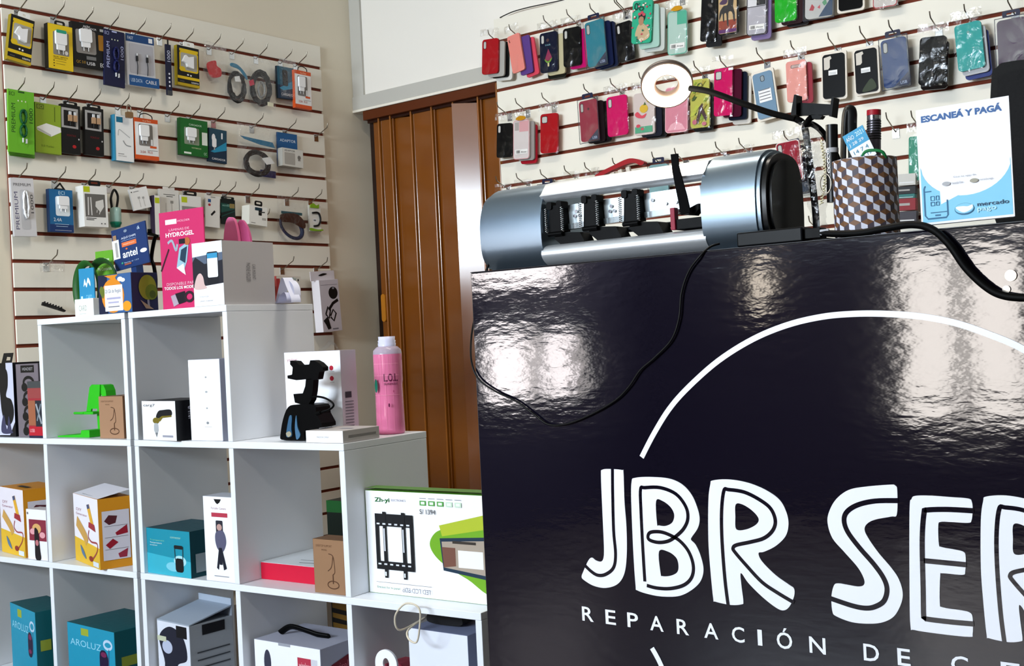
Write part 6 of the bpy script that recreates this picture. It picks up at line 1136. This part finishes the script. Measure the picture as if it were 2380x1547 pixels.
goods('tripod_box', 'tall white box picturing a person on a tripod stand, third level', 'tripod box', (476, 1250, 542, 1250, 1152, 2, .006, .0), .07,
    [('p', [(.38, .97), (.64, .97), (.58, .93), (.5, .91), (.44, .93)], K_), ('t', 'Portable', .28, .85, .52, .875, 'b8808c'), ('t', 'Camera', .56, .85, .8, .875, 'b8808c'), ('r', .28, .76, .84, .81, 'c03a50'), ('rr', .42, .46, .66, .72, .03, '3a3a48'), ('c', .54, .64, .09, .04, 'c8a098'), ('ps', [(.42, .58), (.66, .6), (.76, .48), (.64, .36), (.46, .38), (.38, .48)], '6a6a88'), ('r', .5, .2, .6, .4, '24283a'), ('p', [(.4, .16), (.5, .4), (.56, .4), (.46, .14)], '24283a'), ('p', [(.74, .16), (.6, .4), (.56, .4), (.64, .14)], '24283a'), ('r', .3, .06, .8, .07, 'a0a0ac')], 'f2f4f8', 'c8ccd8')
goods('flat_box', 'flat white box with a bright red front edge in the middle cell', 'box', (607, 1322, 752, 1330, 1305, 2, .08), .2, [('r', 0, 0, 1, .94, 'd01038')], 'd01038', 'e0e4ea', topmk=[('r', 0, 0, 1, 1, 'd9dee4'), ('l', [(.4, .3), (.8, .36)], .02, '8a94a0'), ('l', [(.5, .15), (.9, .2)], .02, '5a6470')])
goods('cardboard_box', 'brown cardboard lamp box in front of the red edged flat box', 'cardboard box', (729, 1300, 800, 1300, 1251, 2, .012), .06, lamp_print(), 'a8805f', '8a6446')
# tv bracket box on the lowest step
X, W, Ht = stand(843, 1368, 1150, 1394, 1138, 2, .07, .0); sh_ = .8645 - (((X @ Vector((-W / 2, 0, 0))) - SH0).dot(SU)); W -= sh_; X.translation += SU * sh_ / 2
b = vis(W, Ht, .045, 'f3f5fa', '6ab02c'); TB = '14161c'
def bars():
    L = [('r', .08, .66, .395, .78, TB), ('r', .08, .24, .395, .32, TB), ('r', .08, .28, .108, .7, TB), ('r', .368, .28, .395, .7, TB), ('r', .145, .16, .172, .8, TB), ('r', .302, .16, .33, .8, TB)]
    for i in range(6): L += [('r', .095 + .05 * i, .675, .12 + .05 * i, .69, 'd8dce4'), ('r', .095 + .05 * i, .285, .12 + .05 * i, .30, 'd8dce4')]
    L += [('r', .152, .42, .165, .64, 'c8ccd4'), ('r', .31, .42, .322, .64, 'c8ccd4'), ('r', .152, .18, .165, .22, 'd8dce4'), ('r', .31, .18, .322, .22, 'd8dce4')]
    return L
b.marks(W, Ht, [('ps', [(.52, .5), (.56, .62), (.66, .68), (.86, .74), (1.0, .78), (1, .12), (.8, .22), (.6, .36)], '7ab824'), ('p', [(.6, .7), (.95, .82), (1, .84), (1, .7), (.62, .6)], 'b8c830'), ('p', [(.6, .58), (.98, .62), (.99, .22), (.62, .28)], '22405a'), ('p', [(.615, .55), (.965, .585), (.97, .26), (.625, .31)], 'b8a898'), ('p', [(.615, .5), (.72, .5), (.72, .33), (.625, .31)], '8a5a4a'), ('r', .74, .32, .93, .48, 'eef0f2'), ('r', .7, .54, .88, .565, '4a4038'),
    ('t', 'Zh-yi', .08, .88, .205, .935, '1c7a28', 0, .02), ('t', 'ELECTRONICS', .22, .905, .34, .925, 'a8a4b8')] + [q_ for i in range(5) for q_ in (('r', .455 + .07 * i, .945, .505 + .07 * i, .95, '8a8a98'), ('r', .455 + .07 * i, .88, .505 + .07 * i, .925, '5ab04a' if i < 3 else 'c8e0c8'), ('r', .465 + .07 * i, .89, .495 + .07 * i, .915, 'e8f4e8'))] +
    [('t', 'S/ 1394', .455, .8, .58, .845, '1a1a22')] + bars() + [('r', .075, .115, .53, .118, '3a3a44'), ('t', 'Bracket for tv panel', .08, .05, .27, .08, '2a8a3a'), ('t', 'LED LCD PDP', .29, .04, .52, .085, '8a8a98', 180)])
topm(b, W, Ht, .045, [('r', 0, 0, 1, 1, '6a9a4a')])
thing('bracket_box', 'large white and green wall bracket box leaning on the lowest step beside the counter', 'bracket box', X, [('carton', b, .002)])
# boxes on the floor behind the shelf, seen through the open cells
def floorbox(label, px0, px1, py0, py1, d, colr, marks_, name='cardboard_box'):
    A = pl('S', px0, (py0 + py1) / 2, d); B = pl('S', px1, (py0 + py1) / 2, d); top = pl('S', px0, py0, d).z; W = (B - A).dot(SU); Ht = top
    X = Matrix.Translation((A.x, A.y, top / 2)) @ Matrix.Rotation(SA, 4, 'Z') @ Matrix.Translation((W / 2, 0, 0)); b = vis(W, Ht, .2, colr); b.marks(W, Ht, marks_); thing(name, label, 'box', X, [('carton', b, .003)])
floorbox('dark green and black box standing on the floor behind the right shelf', 760, 838, 1162, 1240, .60, '0e2014', [('r', 0, .93, 1, 1, '1f6a2c')], 'storage_box')
floorbox('tan cardboard box with black stripes standing behind the shelf below the green box', 775, 860, 1400, 1547, .36, '8a6420', [('p', [(0, .5 + .1 * i), (1, .46 + .1 * i), (1, .5 + .1 * i), (0, .55 + .1 * i)], '16120c') for i in range(5)])
# --- bottom level
TL, TD = '1f9cc0', '0d6872'
aro = [('r', .3, .84, .46, .95, 'a8b83a'), ('t', 'AROLUZ', .06, .66, .72, .76, '8fd0e8'), ('o', .86, .78, .08, .06, .03, 'b8d0e8'), ('l', [(.88, .72), (.86, .4)], .015, '4a6a90'), ('ps', [(.7, .66), (.8, .68), (.86, .55), (.82, .36), (.7, .36), (.68, .5)], '2a1a48'), ('c', .77, .62, .06, .04, '8a2a60'), ('c', .76, .42, .06, .03, '8a2a60')]
aros = [('r', .1, .45, .38, .6, '9aa83a'), ('t', 'AROLUZ', .6, .3, .82, .8, '2a8a90', 90)]
goods('ring_light_box', 'teal ring light box at the bottom left corner, partly behind the upright', 'ring light box', (27, 1480, 84, 1480, 1400, 3, .03, -.25), .12, aro, TL, TD, sidem=aros)
goods('ring_light_box', 'teal ring light box behind the corner one at the bottom left', 'ring light box', (12, 1480, 50, 1480, 1404, 3, .165, -.05), .06, [], '178a9a', TD)
goods('ring_light_box', 'teal ring light box alone in the second bottom cell from the left', 'ring light box', (158, 1490, 266, 1490, 1444, 3, .02, -.10), .20, aro, TL, TD, sidem=aros)
goods('headphone_box', 'black and white printed box with a peaked grey lid in the bottom row', 'box', (367, 1490, 441, 1490, 1440, 3, .03, -.10), .15,
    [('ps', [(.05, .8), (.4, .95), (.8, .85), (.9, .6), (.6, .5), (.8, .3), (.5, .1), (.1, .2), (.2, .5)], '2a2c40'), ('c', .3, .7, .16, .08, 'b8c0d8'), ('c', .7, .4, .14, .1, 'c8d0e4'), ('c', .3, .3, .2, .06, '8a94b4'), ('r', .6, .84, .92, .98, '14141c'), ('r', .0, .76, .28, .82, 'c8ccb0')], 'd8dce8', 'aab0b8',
    sidem=[('r', .28, .86, .8, .98, '14141c')] + [('r', .15, .3 + .09 * i, .9, .315 + .09 * i, '4a5058') for i in range(5)],
    extra=[lambda W, Ht, T_: ('lid', MB().prism([(0, 0), (T_, .028), (T_, .032), (0, .003)], -W / 2, W / 2, 'a8b4c4', Matrix.Translation((0, 0, Ht / 2)) @ RX)), lambda W, Ht, T_: ('lid_flap', MB().box(-W / 2, W / 2, T_ - .004, T_, Ht / 2, Ht / 2 + .05, 'b0bccc'))])
goods('headphone_box', 'white headphone box with a black carry strap in the bottom row', 'headphone box', (592, 1515, 744, 1515, 1484, 3, .03, -.02), .19,
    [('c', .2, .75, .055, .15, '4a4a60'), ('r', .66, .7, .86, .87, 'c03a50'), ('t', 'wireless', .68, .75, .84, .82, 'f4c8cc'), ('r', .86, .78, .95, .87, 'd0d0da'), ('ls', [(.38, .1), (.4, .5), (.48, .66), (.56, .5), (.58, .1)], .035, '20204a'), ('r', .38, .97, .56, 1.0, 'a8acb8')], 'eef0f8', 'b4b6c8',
    sidem=[('p', [(.2, .6), (.75, .72), (.75, .88), (.2, .78)], '8a1a30'), ('t', 'wireless', .26, .68, .7, .78, 'c86a78')],
    extra=[lambda W, Ht, T_: ('carry_strap', MB().tube(smooth([(-.36 * W, T_ * .35, Ht / 2 + .006), (-.22 * W, T_ * .38, Ht / 2 + .024), (0, T_ * .42, Ht / 2 + .016), (.12 * W, T_ * .46, Ht / 2 + .008), (.26 * W, T_ * .5, Ht / 2 + .005)], False), .006, BLACK, 8, sy=1.8))])
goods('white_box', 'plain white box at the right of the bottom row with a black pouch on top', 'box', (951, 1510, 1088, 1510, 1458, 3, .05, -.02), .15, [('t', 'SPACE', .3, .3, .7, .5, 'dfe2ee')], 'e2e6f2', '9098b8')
pz = stand(951, 1510, 1088, 1510, 1458, 3, .05, -.02); topz = pz[0].translation.z + pz[2] / 2
c0 = pl('S', 1048, 1440, .13); pouch = MB().prism(V2(smooth([(-.045, .003), (-.05, .025), (-.03, .04), (.04, .04), (.055, .025), (.05, .003)])), -.03, .03, mat('0c0c10', .5))
lpz = MB().tube(smooth([(-.03, -.06, .025), (-.04, -.15, .012), (-.038, -.168, .05), (0, -.172, .085), (.038, -.168, .075), (.028, -.16, .02), (.01, -.152, -.012), (-.015, -.15, -.006), (-.03, -.13, .01)], True), .0024, 'd8cdb8', 8, closed=True)
thing('pouch', 'black pouch with a cream loop cord lying on the plain white box', 'pouch', Matrix.Translation((c0.x, c0.y, topz + .0015)) @ Matrix.Rotation(SA, 4, 'Z'), [('pouch', pouch, .004), ('cord_loop', lpz)])
c0 = pl('S', 897, 1540, .05); z0 = LV[3] + H; hh = pl('S', 897, 1510, .05).z - z0
tagb = MB().prism(rrect(-.036, 0, .036, hh, .036, 8), 0, .006, 'f2f4fa', holes=[ell(0, hh - .036, .0105, .015)])
thing('white_tag', 'white rounded tag shape with an oval hole in the bottom right cell', 'tag', Matrix.Translation((c0.x, c0.y, z0 + .0006)) @ Matrix.Rotation(SA, 4, 'Z'), [('tag', tagb, .001)])
c0 = shp(.93, .085, 0); hh = pl('S', 880, 1535, .085).z - z0
rdm = MB().prism([(-.06, 0), (.05, 0), (.05, hh * .86), (.035, hh * .96), (.01, hh), (-.02, hh), (-.045, hh * .96), (-.06, hh * .86)], 0, .06, 'b8405a')
thing('red_bag', 'rounded red case standing behind the white tag in the bottom right cell', 'case', Matrix.Translation((c0.x, c0.y, z0 + .0006)) @ Matrix.Rotation(SA, 4, 'Z'), [('case', rdm, .006)])
# ------------------------------------------------------------------ label audit
seen = {}
for o in bpy.data.objects:
    if o.parent is None and 'label' in o:
        n_ = len(o['label'].split())
        if n_ > 16 or n_ < 4: print('LABEL', n_, o['label'])
        if o['label'] in seen: print('DUPLABEL', o['label'])
        seen[o['label']] = 1
